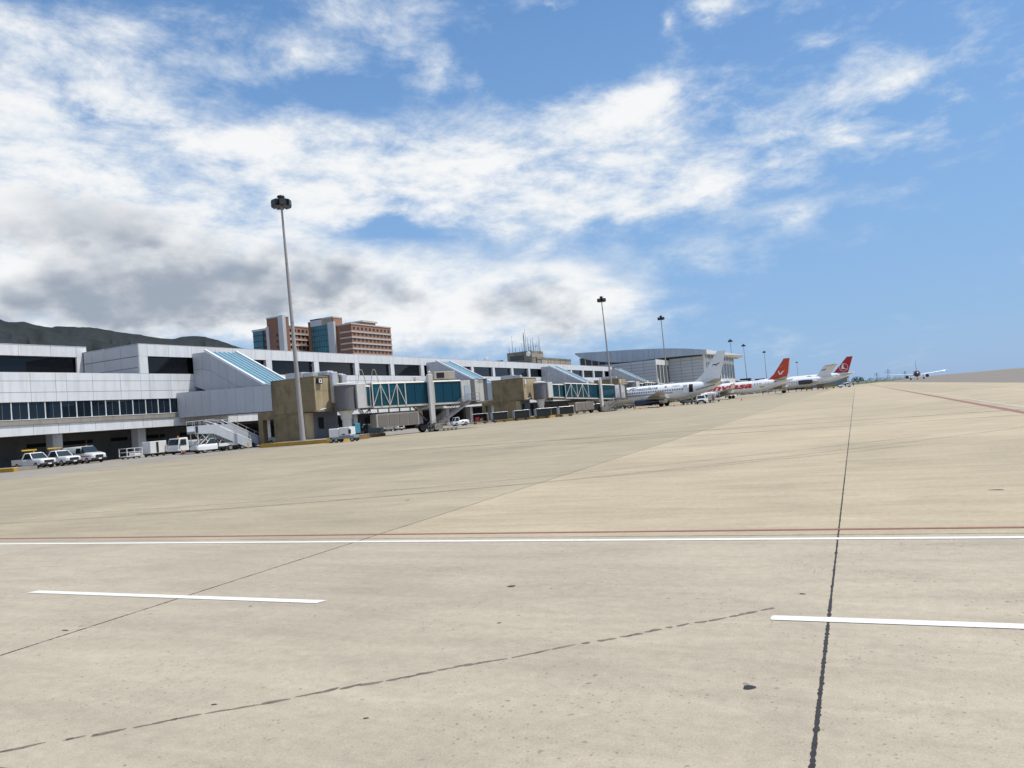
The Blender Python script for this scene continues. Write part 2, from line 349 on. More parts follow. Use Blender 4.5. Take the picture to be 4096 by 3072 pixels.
# slabs: 7.27 m wide lanes, cut across at the joints one can see
lanes = [18.74, 14.2, 6.9, -0.366, -7.45, -14.7, -22.0, -36.4, -58.0]
cuts = [-6, 10.27, 17.6, 25.0, 35.9, 40.7, 47.2, 62, 92, 150, 300, 700]
rg = random.Random(3)
def slab_edge(p, q, n, amp):
    out = []
    for i in range(n):
        t = i/n; out.append((p[0]+(q[0]-p[0])*t + rg.uniform(-amp, amp), p[1]+(q[1]-p[1])*t + rg.uniform(-amp, amp)))
    return out
def add_slab(x0, x1, y0, y1, mat, gx=0.008, gy=0.006):
    a, b2, c, d = apron_poly(x0-gx, x1+gx, y0+gy, y1-gy)
    near = y0 < 12
    n = int(max(2, (y1-y0)/0.12)) if near else 2
    pts = slab_edge(a, b2, 2, 0.0) + slab_edge(b2, c, n, 0.004 if near else 0) + slab_edge(c, d, 2, 0.0) + slab_edge(d, a, n, 0.004 if near else 0)
    k = len(pts); m = MB()
    m.add([(x, y, 0.0) for x, y in pts] + [(x, y, -0.055) for x, y in pts], [tuple(range(k))] + [(i, (i+1) % k, k+(i+1) % k, k+i) for i in range(k)])
    return m.build('concrete_slab', mat, bed)
for i in range(len(lanes)-1):
    hi, lo = lanes[i], lanes[i+1]
    for j in range(len(cuts)-1):
        y0, y1 = cuts[j], cuts[j+1]
        if y0 < 10: mat = m_conc_grey
        elif i <= 1: mat = m_conc_tan if y0 > 40 else m_conc_grey
        elif hi <= -7: mat = m_conc_olive
        else: mat = m_conc_tan
        add_slab(lo, hi, y0, y1, mat, -0.008, 0.006)
sheet('far_apron', [(-400, 331), (jx(-58.02, 331), 331), (jx(-58.02, 700), 700), (-400, 700)], -0.004, m_conc_olive, bed)
sheet('near_apron', [(-400, -55), (jx(-58.02, -55), -55), (jx(-58.02, 10.28), 10.28), (-400, 10.28)], -0.004, m_conc_grey, bed)
sheet('behind_apron', [(jx(-58.0, -55), -55), (jx(18.74, -55), -55), (jx(18.74, -6.01), -6.01), (jx(-58.0, -6.01), -6.01)], -0.004, m_conc_grey, bed)
sheet('apron_end', [(-140, 700.05), (jx(18.74, 700), 700.05), (jx(18.74, 1290), 1290), (-14, 1290), (-14, 700.2), (-140, 701)], -0.004, m_conc_tan, bed)

def tar_strip(x0, ya, yb, w, amp, step, z=0.0035, knots=0.12):
    L, Rr = [], []; y = ya
    while y < yb:
        ww = w*(1+rg.uniform(-amp, amp)); k = rg.random() < knots
        L.append((jx(x0, y) - ww/2 - (rg.uniform(0, w*0.5) if k else 0), y)); Rr.append((jx(x0, y) + ww/2 + (rg.uniform(0, w*0.5) if k else 0), y))
        y += step*rg.uniform(0.6, 1.4)
    m = MB(); n = len(L)
    m.add([(x, y, z) for x, y in L] + [(x, y, z) for x, y in Rr], [(i, n+i, n+i+1, i+1) for i in range(n-1)])
    return m.build('joint_sealant', m_seal, bed)
tar_strip(-0.366, 1.0, 7.2, 0.021, 0.35, 0.02, knots=0.3)
tar_strip(-0.366, 7.2, 60, 0.017, 0.25, 0.08)
tar_strip(-0.366, 60, 300, 0.03, 0.1, 2.0)
tar_strip(-7.45, 2.0, 12.0, 0.012, 0.5, 0.03)
tar_strip(-7.45, 12.0, 60.0, 0.009, 0.5, 0.3)
def cross_tar(y, xa, xb, w):
    m = MB(); x = xa; T, B = [], []
    while x < xb:
        ww = w*rg.uniform(0.3, 1.3); T.append((x, y+ww/2)); B.append((x, y-ww/2)); x += 0.15*rg.uniform(.5, 1.5)*(1 if y < 20 else 6)
    n = len(T); m.add([(x, yy, 0.0035) for x, yy in T]+[(x, yy, 0.0035) for x, yy in B], [(i, n+i, n+i+1, i+1) for i in range(n-1)])
    m.build('joint_sealant', m_seal, bed)
arcj = MB(); arcj.add([(-4.98, 2.83, 0.0033), (-4.72, 2.86, 0.0033), (-4.35, 2.80, 0.0033), (-4.35, 2.785, 0.0033), (-4.72, 2.84, 0.0033), (-4.98, 2.81, 0.0033)], [(0, 1, 4, 5), (1, 2, 3, 4)]); arcj.build('joint_sealant', m_seal, bed)
cross_tar(10.27, -12, 6, 0.012); cross_tar(40.7, -60, 14, 0.16); cross_tar(35.9, -22, 10, 0.07); cross_tar(47.2, -1, 8, 0.05)

# painted markings
def strip(name, poly, mat, z=0.005): return sheet(name, poly, z, mat, bed)
strip('white_line', [(-70, 9.93), (18, 9.95), (18, 10.075), (-70, 10.06)], m_white)
strip('red_line', [(-80, 10.61), (18, 10.60), (18, 10.69), (-80, 10.69)], m_red)
def dash(x0, x1, cut=True):
    y0, y1 = 6.495, 6.625
    if cut: return [(x0-0.0, y0), (x1-0.02, y0), (x1+0.03, y1), (x0+0.07, y1)]
    return [(x0, y0+0.012), (x0+0.012, y0), (x1, y0), (x1, y1), (x0+0.02, y1), (x0, y1-0.02)]
strip('white_dash', dash(-10.42, -5.55), m_white); strip('white_dash', dash(-0.955, 4.0, False), m_white)
strip('white_dash', dash(-20.2, -15.3), m_white)
strip('red_line', apron_poly(6.02, 6.38, 20, 420), m_redfar)
strip('white_line', apron_poly(7.02, 7.13, 20, 300), m_whitefar)
strip('white_line', apron_poly(12.6, 12.72, 42, 200), m_whitefar)
strip('red_line', [(-62, 84.6), (-47, 76.0), (-47, 76.25), (-62, 84.9)], m_redfar)

# stains and the trail of drips
def stain_mat(name, col, fac):
    m = bpy.data.materials.new(name); m.use_nodes = True; nt = m.node_tree; N = nt.nodes; L = nt.links
    b = N['Principled BSDF']; b.inputs['Base Color'].default_value = (*col, 1); b.inputs['Roughness'].default_value = 0.6; b.inputs['Specular IOR Level'].default_value = 0.3
    o = N['Material Output']; t = N.new('ShaderNodeBsdfTransparent'); mx = N.new('ShaderNodeMixShader')
    geo = N.new('ShaderNodeNewGeometry'); n = N.new('ShaderNodeTexNoise'); n.inputs['Scale'].default_value = 6.0; n.inputs['Detail'].default_value = 6
    L.new(geo.outputs['Position'], n.inputs['Vector']); r = N.new('ShaderNodeMapRange'); r.clamp = True; L.new(n.outputs[0], r.inputs[0])
    r.inputs[1].default_value = 0.3; r.inputs[2].default_value = 0.7; r.inputs[3].default_value = fac*0.6; r.inputs[4].default_value = min(1, fac*1.3)
    L.new(r.outputs[0], mx.inputs[0]); L.new(t.outputs[0], mx.inputs[1]); L.new(b.outputs[0], mx.inputs[2]); L.new(mx.outputs[0], o.inputs[0]); return m
m_drip = stain_mat('oil_drip', (0.11, 0.092, 0.072), 0.55)
m_spot = stain_mat('tar_spot', (0.022, 0.023, 0.028), 0.95)
m_tyre = stain_mat('tyre_rubber', (0.09, 0.08, 0.07), 0.14)
def puddle(m, cx, cy, a, b, rot, z):
    k = 14; ph = [rg.uniform(0, 6.28) for _ in range(2)]
    pts = []
    for i in range(k):
        t = 2*math.pi*i/k; r = 1 + 0.16*math.sin(2*t+ph[0]) + 0.12*math.sin(3*t+ph[1])
        u, v = a*r*math.cos(t), b*r*math.sin(t); pts.append((cx+u*math.cos(rot)-v*math.sin(rot), cy+u*math.sin(rot)+v*math.cos(rot), z))
    m.add(pts, [tuple(range(k))])
dm = MB(); p0 = Vector((-5.15, 2.99)); p1 = Vector((-0.94, 6.87)); dv = p1-p0; ln = dv.length; an = math.atan2(dv.y, dv.x); s = -0.6
i = 0
while s < ln:
    f = max(0.0, s/ln); gap = rg.random()
    a = rg.uniform(0.045, 0.11)*(1.25-0.5*f) if gap > 0.25 else rg.uniform(0.018, 0.035)
    q = p0 + dv*(s/ln); wob = 0.012*math.sin(s*7)
    puddle(dm, q.x - wob*math.sin(an), q.y + wob*math.cos(an), a, rg.uniform(0.014, 0.026), an + rg.uniform(-.15, .15), 0.0030 + 0.00001*(i % 3)); i += 1
    s += a*2*rg.uniform(0.75, 1.05) + (0.025 if gap < 0.2 else 0) + (0.05 if 0.55 < f < .9 and gap < .5 else 0)
o = dm.build('oil_drip_trail', m_drip, bed); tag(o, kind='stuff')
for cx, cy, a, b2 in ((-0.9, 5.0, 0.045, 0.033), (-3.7, 7.4, 0.05, 0.035), (-7.75, 5.2, 0.05, 0.02), (-10.1, 15.2, 0.06, 0.05), (-3.2, 6.1, 0.02, 0.015), (0.55, 4.25, 0.02, 0.013), (-3.1, 4.0, 0.018, 0.012), (1.5, 14.0, 0.1, 0.05), (-0.78, 7.35, 0.03, 0.016), (-4.35, 3.95, 0.02, 0.012), (2.0, 13.2, 0.05, 0.03), (-6.3, 6.3, 0.02, 0.012)):
    m = MB(); puddle(m, cx, cy, a, b2, rg.uniform(-.3, .3), 0.0034); m.build('dark_stain', m_spot, bed)
# rubber left by tyres: long gentle arcs
def arc_mark(pts, w):
    m = MB(); n = len(pts); A, B = [], []
    for i, p in enumerate(pts):
        q = pts[min(i+1, n-1)]; r = pts[max(i-1, 0)]; d = Vector((q[0]-r[0], q[1]-r[1])).normalized(); nn = Vector((-d.y, d.x))*w/2
        A.append((p[0]+nn.x, p[1]+nn.y, 0.0028)); B.append((p[0]-nn.x, p[1]-nn.y, 0.0028))
    m.add(A+B, [(i, n+i, n+i+1, i+1) for i in range(n-1)]); m.build('tyre_mark', m_tyre, bed)
for k, (ox, oy) in enumerate(((-22, 13.0), (-21.2, 14.6), (-18, 14.2), (-30, 30), (-28, 33.5))):
    arc_mark([(ox+0.9*t, oy + 0.012*t*t*(1+0.3*k) + 0.12*t, ) for t in [i*1.0 for i in range(26)]], 0.22)
for y, xa, xb in ((52, -60, -5), (54.5, -60, -12), (58, -70, -20), (63, -75, -30), (45, -62, -14), (57, -100, -55), (52, -95, -60), (61.5, -100, -58)):
    arc_mark([(xa + (xb-xa)*i/30, y + 1.6*math.sin(i/30*2.2 + y)) for i in range(31)], 0.3)
# ------------------------------------------------------------------ building materials
m_panel = pbr('white_cladding', (0.70, 0.715, 0.73), 0.42, var=0.03, scale=0.6, rnd=0.035, dirt=0.38, dirtcol=(0.36, 0.33, 0.30), dscale=1.1, dstretch=(1, 1, 0.12))
m_panelshade = pbr('shaded_cladding', (0.49, 0.51, 0.54), 0.42, var=0.03, scale=0.6, rnd=0.04, dirt=0.15, dirtcol=(0.3, 0.3, 0.3))  # darker copy of the cladding, shade of walls facing off the sun painted in
m_trim = pbr('roof_trim', (0.46, 0.45, 0.44), 0.5, dirt=0.4, dirtcol=(0.2, 0.18, 0.16))
m_trimw = pbr('white_trim', (0.80, 0.80, 0.79), 0.4, var=0.03)
m_backing = pbr('cladding_backing', (0.12, 0.105, 0.095), 0.8)
m_sill = pbr('sill_concrete', (0.30, 0.27, 0.23), 0.85, dirt=0.5, dirtcol=(0.12, 0.10, 0.085), dscale=2)
m_soffit = pbr('soffit', (0.16, 0.15, 0.14), 0.8)
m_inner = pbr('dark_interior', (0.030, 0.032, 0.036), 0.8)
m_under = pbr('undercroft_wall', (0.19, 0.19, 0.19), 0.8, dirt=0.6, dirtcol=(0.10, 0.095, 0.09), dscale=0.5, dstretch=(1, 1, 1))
m_column = pbr('undercroft_column', (0.50, 0.50, 0.51), 0.7, dirt=0.3)
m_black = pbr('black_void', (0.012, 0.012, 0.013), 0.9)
m_darkglass = glass_mat('smoked_glass', (0.10, 0.11, 0.125), 0.55)
m_blueglass = glass_mat('blue_glass', (0.10, 0.22, 0.36), 0.45)
m_mull = pbr('pale_mullion', (0.62, 0.62, 0.60), 0.5)
m_lamp = emit_mat('ceiling_lamp', (0.75, 0.85, 1.0), 1.2)
m_tealroof = pbr('teal_roof_glazing', (0.15, 0.27, 0.335), 0.22, var=0.1, scale=1.5)
m_tealrib = pbr('roof_glazing_bar', (0.25, 0.40, 0.46), 0.4)
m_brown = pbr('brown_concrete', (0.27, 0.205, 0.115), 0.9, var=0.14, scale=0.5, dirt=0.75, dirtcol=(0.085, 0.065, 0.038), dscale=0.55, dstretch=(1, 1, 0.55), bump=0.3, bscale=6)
m_brownlt = pbr('brown_concrete_sunlit', (0.40, 0.325, 0.20), 0.9, var=0.12, scale=0.6, dirt=0.6, dirtcol=(0.12, 0.095, 0.06), dscale=0.9, dstretch=(1, 1, 0.2), bump=0.3, bscale=6)  # paler copy of the brown concrete, sunlight on the front painted in
m_bluegrey = pbr('blue_grey_paint', (0.17, 0.18, 0.21), 0.7, dirt=0.3)
m_duct = pbr('galvanised_duct', (0.55, 0.56, 0.58), 0.38, metal=0.55, var=0.1, scale=1.5, dirt=0.2)
m_signblk = pbr('sign_black', (0.015, 0.015, 0.015), 0.5)
m_signwht = pbr('sign_white', (0.85, 0.85, 0.82), 0.5)
m_kerb = pbr('yellow_kerb_paint', (0.50, 0.29, 0.035), 0.75, var=0.12, scale=2, dirt=0.5, dirtcol=(0.17, 0.12, 0.06), dscale=2, dstretch=(1, 1, 1))
m_kerbold = pbr('worn_kerb', (0.22, 0.135, 0.06), 0.85, dirt=0.5)
m_island = pbr('island_concrete', (0.30, 0.275, 0.225), 0.9, var=0.15, scale=0.8, dirt=0.4)
m_steelgrey = pbr('mast_steel', (0.36, 0.335, 0.32), 0.5, var=0.1, scale=0.7, stretch=(1, 1, .4), dirt=0.35, dirtcol=(0.25, 0.19, 0.15), dscale=1.5)
m_headdark = pbr('floodlight_housing', (0.022, 0.023, 0.026), 0.5)
m_lens = pbr('floodlight_lens', (0.045, 0.047, 0.052), 0.2)

# ------------------------------------------------------------------ terminal building
FX = -90.0
PIL = [37.2, 49.2, 61.2, 73.2, 85.3, 97.3, 109.2, 121.1, 133.1, 144.8, 156.5, 168.1, 179.8, 191.2, 202.6, 214.0, 225.3, 236.5, 247.7, 258.6, 269.6, 280.5]
term = thing('terminal_building', 'long white panel-clad terminal with dark window bands behind the parked vehicles', 'terminal', (FX-20, 160, 0), world=True)
YE = 283.0
core = MB()
core.box(-140, FX-7.0, 73.3, YE, 3.95, 15.2); core.box(-140, FX-7.0, 37, 73.3, 3.95, 11.2)   # back of the building
core.box(FX-7.0, FX-0.14, 73.25, YE, 13.72, 15.22)    # parapet backing
core.box(FX-7.0, FX-0.14, 37, YE, 7.80, 11.26)         # spandrel storey
core.box(FX-7.0, FX-0.14, 37, YE, 3.95, 5.02)          # lower band
core.build('building_core', m_backing, term)
MB().box(FX-12, FX-0.05, 37, YE, 3.86, 3.93).build('soffit', m_soffit, term)
MB().box(-140, FX-0.02, 73.22, YE, 15.30, 15.40).build('roof_edge', m_trim, term)
MB().box(FX-0.3, FX+0.14, 37, YE, 5.10, 5.70).build('sill', m_sill, term)
MB().box(FX-0.4, FX+0.18, 37, YE, 5.70, 5.76).build('sill_nosing', m_trimw, term)
G = 0.022
def splits(i):
    p, q = PIL[i], PIL[i+1]; k = (q-p)/12.0
    return [p, p+1.38*k, p+4.9*k, p+8.9*k, q]
rows_band = [(8.93, 10.28), (7.78, 8.93), (10.28, 11.30)]
for i in range(len(PIL)-1):
    sp = splits(i)
    for a, b in zip(sp[:-1], sp[1:]):
        if b < 48: continue
        if PIL[i] >= 73: piece('parapet_panel', term, m_panel, FX-0.12, FX, a+G, b-G, 13.69, 15.29)
        for z0, z1 in rows_band:
            piece('facade_panel', term, m_panel, FX-0.12, FX, a+G, b-G, z0+G, z1-G)
        piece('lower_panel', term, m_panel, FX-0.12, FX+0.02, a+G, b-G, 3.88, 5.08)
    if PIL[i] >= 73:
        piece('pillar_panel', term, m_panel, FX-0.5, FX+0.01, sp[0]+G, sp[1]-G, 11.31, 13.67)
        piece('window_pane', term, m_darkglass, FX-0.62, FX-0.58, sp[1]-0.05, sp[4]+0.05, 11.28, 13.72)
        for ly in (sp[1]+3.0*(sp[4]-sp[1])/10.6, sp[1]+7.5*(sp[4]-sp[1])/10.6):
            piece('ceiling_light', term, m_lamp, FX-4.2, FX-3.9, ly-0.55, ly+0.55, 13.44, 13.50)
    if PIL[i] > 48 and PIL[i] < 200:
        piece('column', term, m_column, FX-2.6, FX-1.3, sp[0]+0.05, sp[0]+1.3, -0.25, 3.87)
# glazed strip above the sill, one pane every two metres
y = 47.7
while y < 282:
    if y < 80 or y > 92:
        piece('strip_pane', term, m_blueglass, FX-0.20, FX-0.16, y+0.06, y+1.94, 5.76, 7.78)
        piece('mullion', term, m_mull, FX-0.26, FX-0.08, y-0.06, y+0.06, 5.76, 7.78)
        if y < 80: piece('glazing_bar', term, m_backing, FX-0.18, FX-0.13, y+0.97, y+1.03, 5.76, 7.78)
    y += 2.01
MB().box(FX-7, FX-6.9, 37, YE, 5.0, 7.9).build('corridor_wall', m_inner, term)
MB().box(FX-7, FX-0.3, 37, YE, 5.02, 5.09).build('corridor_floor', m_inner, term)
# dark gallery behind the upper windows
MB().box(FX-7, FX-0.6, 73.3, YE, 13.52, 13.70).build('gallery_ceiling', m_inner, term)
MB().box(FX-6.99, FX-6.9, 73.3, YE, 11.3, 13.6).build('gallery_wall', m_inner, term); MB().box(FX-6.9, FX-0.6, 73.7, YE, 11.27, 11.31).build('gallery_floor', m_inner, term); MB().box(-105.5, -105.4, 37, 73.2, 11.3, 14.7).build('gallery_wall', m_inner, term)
# undercroft: back wall with louvre slots
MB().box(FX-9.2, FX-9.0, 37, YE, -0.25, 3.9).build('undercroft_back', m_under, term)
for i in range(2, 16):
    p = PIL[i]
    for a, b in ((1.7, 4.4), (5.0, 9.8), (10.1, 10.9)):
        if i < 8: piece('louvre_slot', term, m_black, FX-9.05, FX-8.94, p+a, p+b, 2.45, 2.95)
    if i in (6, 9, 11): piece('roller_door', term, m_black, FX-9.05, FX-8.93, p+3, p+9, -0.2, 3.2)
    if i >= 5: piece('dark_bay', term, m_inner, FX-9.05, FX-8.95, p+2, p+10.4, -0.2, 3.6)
# set-back upper storey at the near end
sb = MB(); SX = -101.5
sb.box(-139, SX-0.14, 37, 73.2, 14.72, 16.14); sb.box(-139, SX-4, 37, 73.2, 11.3, 14.8)
wingo = sb.build('setback_storey', m_backing, term)
MB().box(-139, SX+0.02, 37, 73.9, 16.16, 16.26).build('roof_edge', m_trim, term)
MB().box(SX, FX-0.15, 37, 73.1, 11.24, 11.30).build('roof_terrace', m_sill, term)
for a, b in ((47, 51), (51, 55.5), (55.5, 60), (60, 64.2), (64.2, 68.6), (68.6, 72.3), (72.3, 73.9)):
    piece('parapet_panel', term, m_panel, SX-0.12, SX, a+G, b-G, 14.72, 16.15)
piece('pillar_panel', term, m_panel, SX-0.3, SX, 72.35, 73.9, 12.3, 14.70)
piece('upstand_panel', term, m_panel, SX-0.3, SX, 47, 73.9, 11.25, 12.52)
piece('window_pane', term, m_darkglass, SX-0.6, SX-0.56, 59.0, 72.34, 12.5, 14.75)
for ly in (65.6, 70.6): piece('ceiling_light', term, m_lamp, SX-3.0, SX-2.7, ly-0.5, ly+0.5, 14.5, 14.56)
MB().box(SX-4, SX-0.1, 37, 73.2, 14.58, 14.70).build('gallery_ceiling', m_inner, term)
# end wall of the forward block
ew = MB().box(-101.4, FX-0.14, 73.26, 73.6, 11.3, 15.2).build('end_wall', m_backing, term)
xs = [-101.1, -99.4, -96.9, -93.5, FX-0.02]
for a, b in zip(xs[:-1], xs[1:]):
    for z0, z1 in ((13.69, 15.28), (12.15, 13.65), (11.3, 12.12)):
        piece('end_panel', term, m_panelshade, a+G, b-G, 73.14, 73.26, z0+G, z1-G)

def stair_block(y0, kind, w=6.2):
    """sloping glazed stair wing that comes down from the upper storey to a gate corridor"""
    prof = [(-90.0, 9.42), (-86.5, 8.2), (-76.9, 8.2), (-76.9, 8.37), (-87.4, 14.23), (-90.0, 14.25)]
    blk = MB().prism(prof, 'y', y0+0.06, y0+w-0.06).build('stair_block', m_backing, term)
    # side panels
    ed = [-90.0, -88.2, -86.6, -85.0, -83.4, -81.8, -80.2, -78.6, -76.9]
    def top(x): return 14.24 if x <= -87.4 else 14.23 - (x+87.4)*(5.86/10.5)
    def mid(x): return 11.86 if x <= -87.4 else max(8.37, 11.86 - (x+87.4)*(5.86/10.5))
    def bot(x): return max(8.2, 9.42 - (x+90)*(1.22/3.5))
    for a, b in zip(ed[:-1], ed[1:]):
        a2, b2 = a+0.015, b-0.015
        for lo, hi in ((bot, mid), (mid, top)):
            if hi(a2)-lo(a2) < 0.05: continue
            p = [(a2, lo(a2)+0.02), (b2, lo(b2)+0.02), (b2, max(lo(b2)+0.03, hi(b2)-0.02)), (a2, hi(a2)-0.02)]
            if a < -87.4 < b and hi is top: p = p[:3] + [(-87.4, 14.22), p[3]]
            MB().prism(p, 'y', y0, y0+0.09).build('side_panel', m_panelshade, blk)
    # sloped glazing with bars and white edge trims
    dx, dz = 10.5, -5.86; l = math.hypot(dx, dz); nx, nz = -dz/l, dx/l
    def P(t, h): return (-87.4+dx*t+nx*h, 14.23+dz*t+nz*h)
    def slab(t0, t1, h0, h1, ya, yb, nm, mt): MB().prism([P(t0, h0), P(t1, h0), P(t1, h1), P(t0, h1)], 'y', ya, yb).build(nm, mt, blk)
    slab(0.0, 0.995, 0.01, 0.06, y0+0.3, y0+w-0.3, 'roof_glazing', m_tealroof)
    if kind == 0:
        for k in range(6): slab(0.0, 0.99, 0.06, 0.14, y0+0.75+k*0.9, y0+1.0+k*0.9, 'glazing_bar', m_tealrib)
    slab(-0.02, 1.0, 0.0, 0.32, y0-0.05, y0+0.30, 'edge_trim', m_trimw)
    slab(-0.02, 1.0, 0.0, 0.32, y0+w-0.30, y0+w+0.05, 'edge_trim', m_trimw)
    return blk
def corridor(y0):
    c = MB().hexa([(-90, y0+0.1, 5.0), (-72.5, y0+0.1, 4.63), (-72.5, y0+9.4, 4.63), (-90, y0+9.4, 5.0)],
                  [(-90, y0+0.1, 8.5), (-72.5, y0+0.1, 8.03), (-72.5, y0+9.4, 8.03), (-90, y0+9.4, 8.5)]).build('gate_corridor', m_backing, term)
    n = 11
    for k in range(n):
        a = -90+17.5*k/n+0.015; b = -90+17.5*(k+1)/n-0.015
        zt = lambda x: 8.53-(x+90)*0.48/17.5
        zb = lambda x: 4.99-(x+90)*0.37/17.5
        MB().prism([(a, zb(a)), (b, zb(b)), (b, zt(b)), (a, zt(a))], 'y', y0, y0+0.1).build('corridor_panel', m_panelshade, c)
    return c
GATE_Y = [79.0, 143.9, 208.6, 272.5]
for k, gy in enumerate(GATE_Y):
    stair_block(gy+3.3, 0 if k == 0 else 1); corridor(gy)
# lower wing behind the first gates: white band wall under the bridges is the terminal's own lower band

# ------------------------------------------------------------------ gate houses
def text_mesh(s, size, extr=0.0, shear=0.0, offset=0.0):
    cu = bpy.data.curves.new('txt', 'FONT'); cu.body = s; cu.size = size; cu.shear = shear; cu.offset = offset; cu.extrude = extr; cu.resolution_u = 3
    ob = bpy.data.objects.new('txt', cu); COL.objects.link(ob); dg = bpy.context.evaluated_depsgraph_get()
    me = bpy.data.meshes.new_from_object(ob.evaluated_get(dg)); bpy.data.objects.remove(ob); bpy.data.curves.remove(cu)
    return me
def text_obj(name, s, size, mat, parent, fn, shear=0.0, offset=0.0, sub=0, width=None):
    """fn maps flat text coordinates (u, v) to a point"""
    me = text_mesh(s, size, 0, shear, offset); bm = bmesh.new(); bm.from_mesh(me)
    bmesh.ops.remove_doubles(bm, verts=bm.verts, dist=1e-4); bmesh.ops.triangulate(bm, faces=bm.faces)
    for _ in range(sub):
        es = [e for e in bm.edges if e.calc_length() > size*0.22]
        if es: bmesh.ops.subdivide_edges(bm, edges=es, cuts=1); bmesh.ops.triangulate(bm, faces=bm.faces)
    w = max(v.co.x for v in bm.verts) if width else 1.0
    for v in bm.verts: v.co = Vector(fn(v.co.x*(width/w if width else 1.0), v.co.y))
    bm.to_mesh(me); bm.free(); me.materials.clear(); me.materials.append(mat); me.name = name
    o = bpy.data.objects.new(name, me); COL.objects.link(o); o.parent = parent
    if parent.name in WOFF: o.location = -WOFF[parent.name]
    return o
def gate_house(y0, num, label):
    g = thing('gate_house', label, 'gate building', (-69, y0+3.4, 0), group='brown gate houses along the terminal', world=True)
    X0, X1, Y1 = -72.6, -65.4, y0+6.9
    # upper box: paler slabs on the front, sunlight on that face put into their colour
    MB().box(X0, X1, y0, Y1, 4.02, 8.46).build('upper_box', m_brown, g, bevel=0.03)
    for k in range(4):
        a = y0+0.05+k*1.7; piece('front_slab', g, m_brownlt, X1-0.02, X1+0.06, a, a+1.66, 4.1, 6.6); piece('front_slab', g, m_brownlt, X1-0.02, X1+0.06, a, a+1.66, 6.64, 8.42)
    MB().box(X0-0.05, X1+0.12, y0-0.05, Y1+0.05, 8.46, 8.56).build('coping', m_brown, g)
    MB().box(X0, -67.5, y0+0.12, y0+6.7, -0.05, 4.02).build('lower_block', m_brown, g)
    MB().lathe([(-0.05, 0.62), (3.9, 0.62)], (-67.3, y0+0.75, 0), 'z', 16).build('corner_pier', m_brownlt, g, smooth=True)
    MB().box(-67.45, -67.0, y0+1.4, y0+6.5, -0.05, 2.0).build('dado_wall', m_bluegrey, g)
    MB().box(-67.4, -67.08, y0+1.4, y0+6.5, 2.0, 4.0).build('front_wall', m_bluegrey, g)
    piece('doorway', g, m_black, -67.1, -66.98, y0+2.4, y0+3.4, 1.7, 3.2)
    MB().box(X1-0.1, X1+0.35, y0-0.1, Y1, 3.94, 4.04).build('ledge', m_sill, g)
    # portal towards the terminal
    MB().box(-75.3, X0, y0+0.1, y0+6.5, 3.5, 4.5).build('portal_beam', m_brown, g)
    MB().box(-75.3, -74.5, y0+0.1, y0+0.9, -0.05, 3.5).build('portal_post', m_brown, g)
    # pipework and lamp
    pm = MB(); pm.tube((-71.8, y0-0.06, 3.35), (-70.2, y0-0.06, 3.4), 0.05, n=6); pm.tube((-70.2, y0-0.06, 3.4), (-70.2, y0-0.06, 4.0), 0.05, n=6); pm.tube((-70.2, y0-0.06, 4.0), (-65.3, y0-0.06, 4.06), 0.05, n=6)
    pm.build('conduit', m_brown, g)
    lm = MB(); lm.tube((-64.9, y0+0.3, 4.15), (-64.4, y0+0.9, 4.3), 0.06, n=6); lm.build('wall_lamp', m_trimw, g)
    if num:
        s = thing_part_sign(g, X1, y0)
        text_obj('gate_number', num, 0.72, m_signwht, g, lambda u, v: (X1+0.43, y0+0.47+u, 7.68+v), offset=0.028)
    else:
        MB().box(X1+0.06, X1+0.36, y0+0.55, y0+0.95, 7.2, 8.2).build('wall_box', m_trimw, g); 
    # roof plant and ducts
    MB().box(-70.8, -68.0, y0+0.9, y0+2.6, 8.56, 9.35).build('roof_unit', m_duct, g, bevel=0.04)
    MB().box(-68.0, -66.4, y0+1.2, y0+2.2, 8.6, 9.2).build('roof_unit', m_duct, g, bevel=0.04)
    if num:
        d = MB(); d.box(-69.5, X1+0.1, y0+3.0, y0+4.2, 8.6, 9.3)
        d.box(X1+0.1, X1+0.75, y0+3.0, y0+4.2, 4.9, 9.1); d.build('supply_duct', m_duct, g, bevel=0.12)
        d = MB(); d.box(-69.5, X1+0.1, y0+5.3, y0+6.3, 8.6, 8.95); d.box(X1+0.08, X1+0.55, y0+5.3, y0+6.3, 6.2, 8.8); d.build('return_duct', m_duct, g, bevel=0.1)
    for k in range(3): piece('form_joint', g, m_backing, X0+0.1, X1-0.1, y0-0.012, y0, (5.4, 6.7, 7.8)[k], (5.4, 6.7, 7.8)[k]+0.02)
    return g
def thing_part_sign(g, X1, y0):
    return MB().box(X1+0.06, X1+0.40, y0+0.42, y0+1.32, 7.56, 8.28).build('number_sign', m_signblk, g)
gate_house(GATE_Y[0], '12', 'brown concrete gate house with a black number 12 sign and silver ducts')
gate_house(GATE_Y[1], '', 'brown stained gate house behind the row of baggage carts')
gate_house(GATE_Y[2], '', 'small brown gate house behind the mast and the green-striped airliner nose')

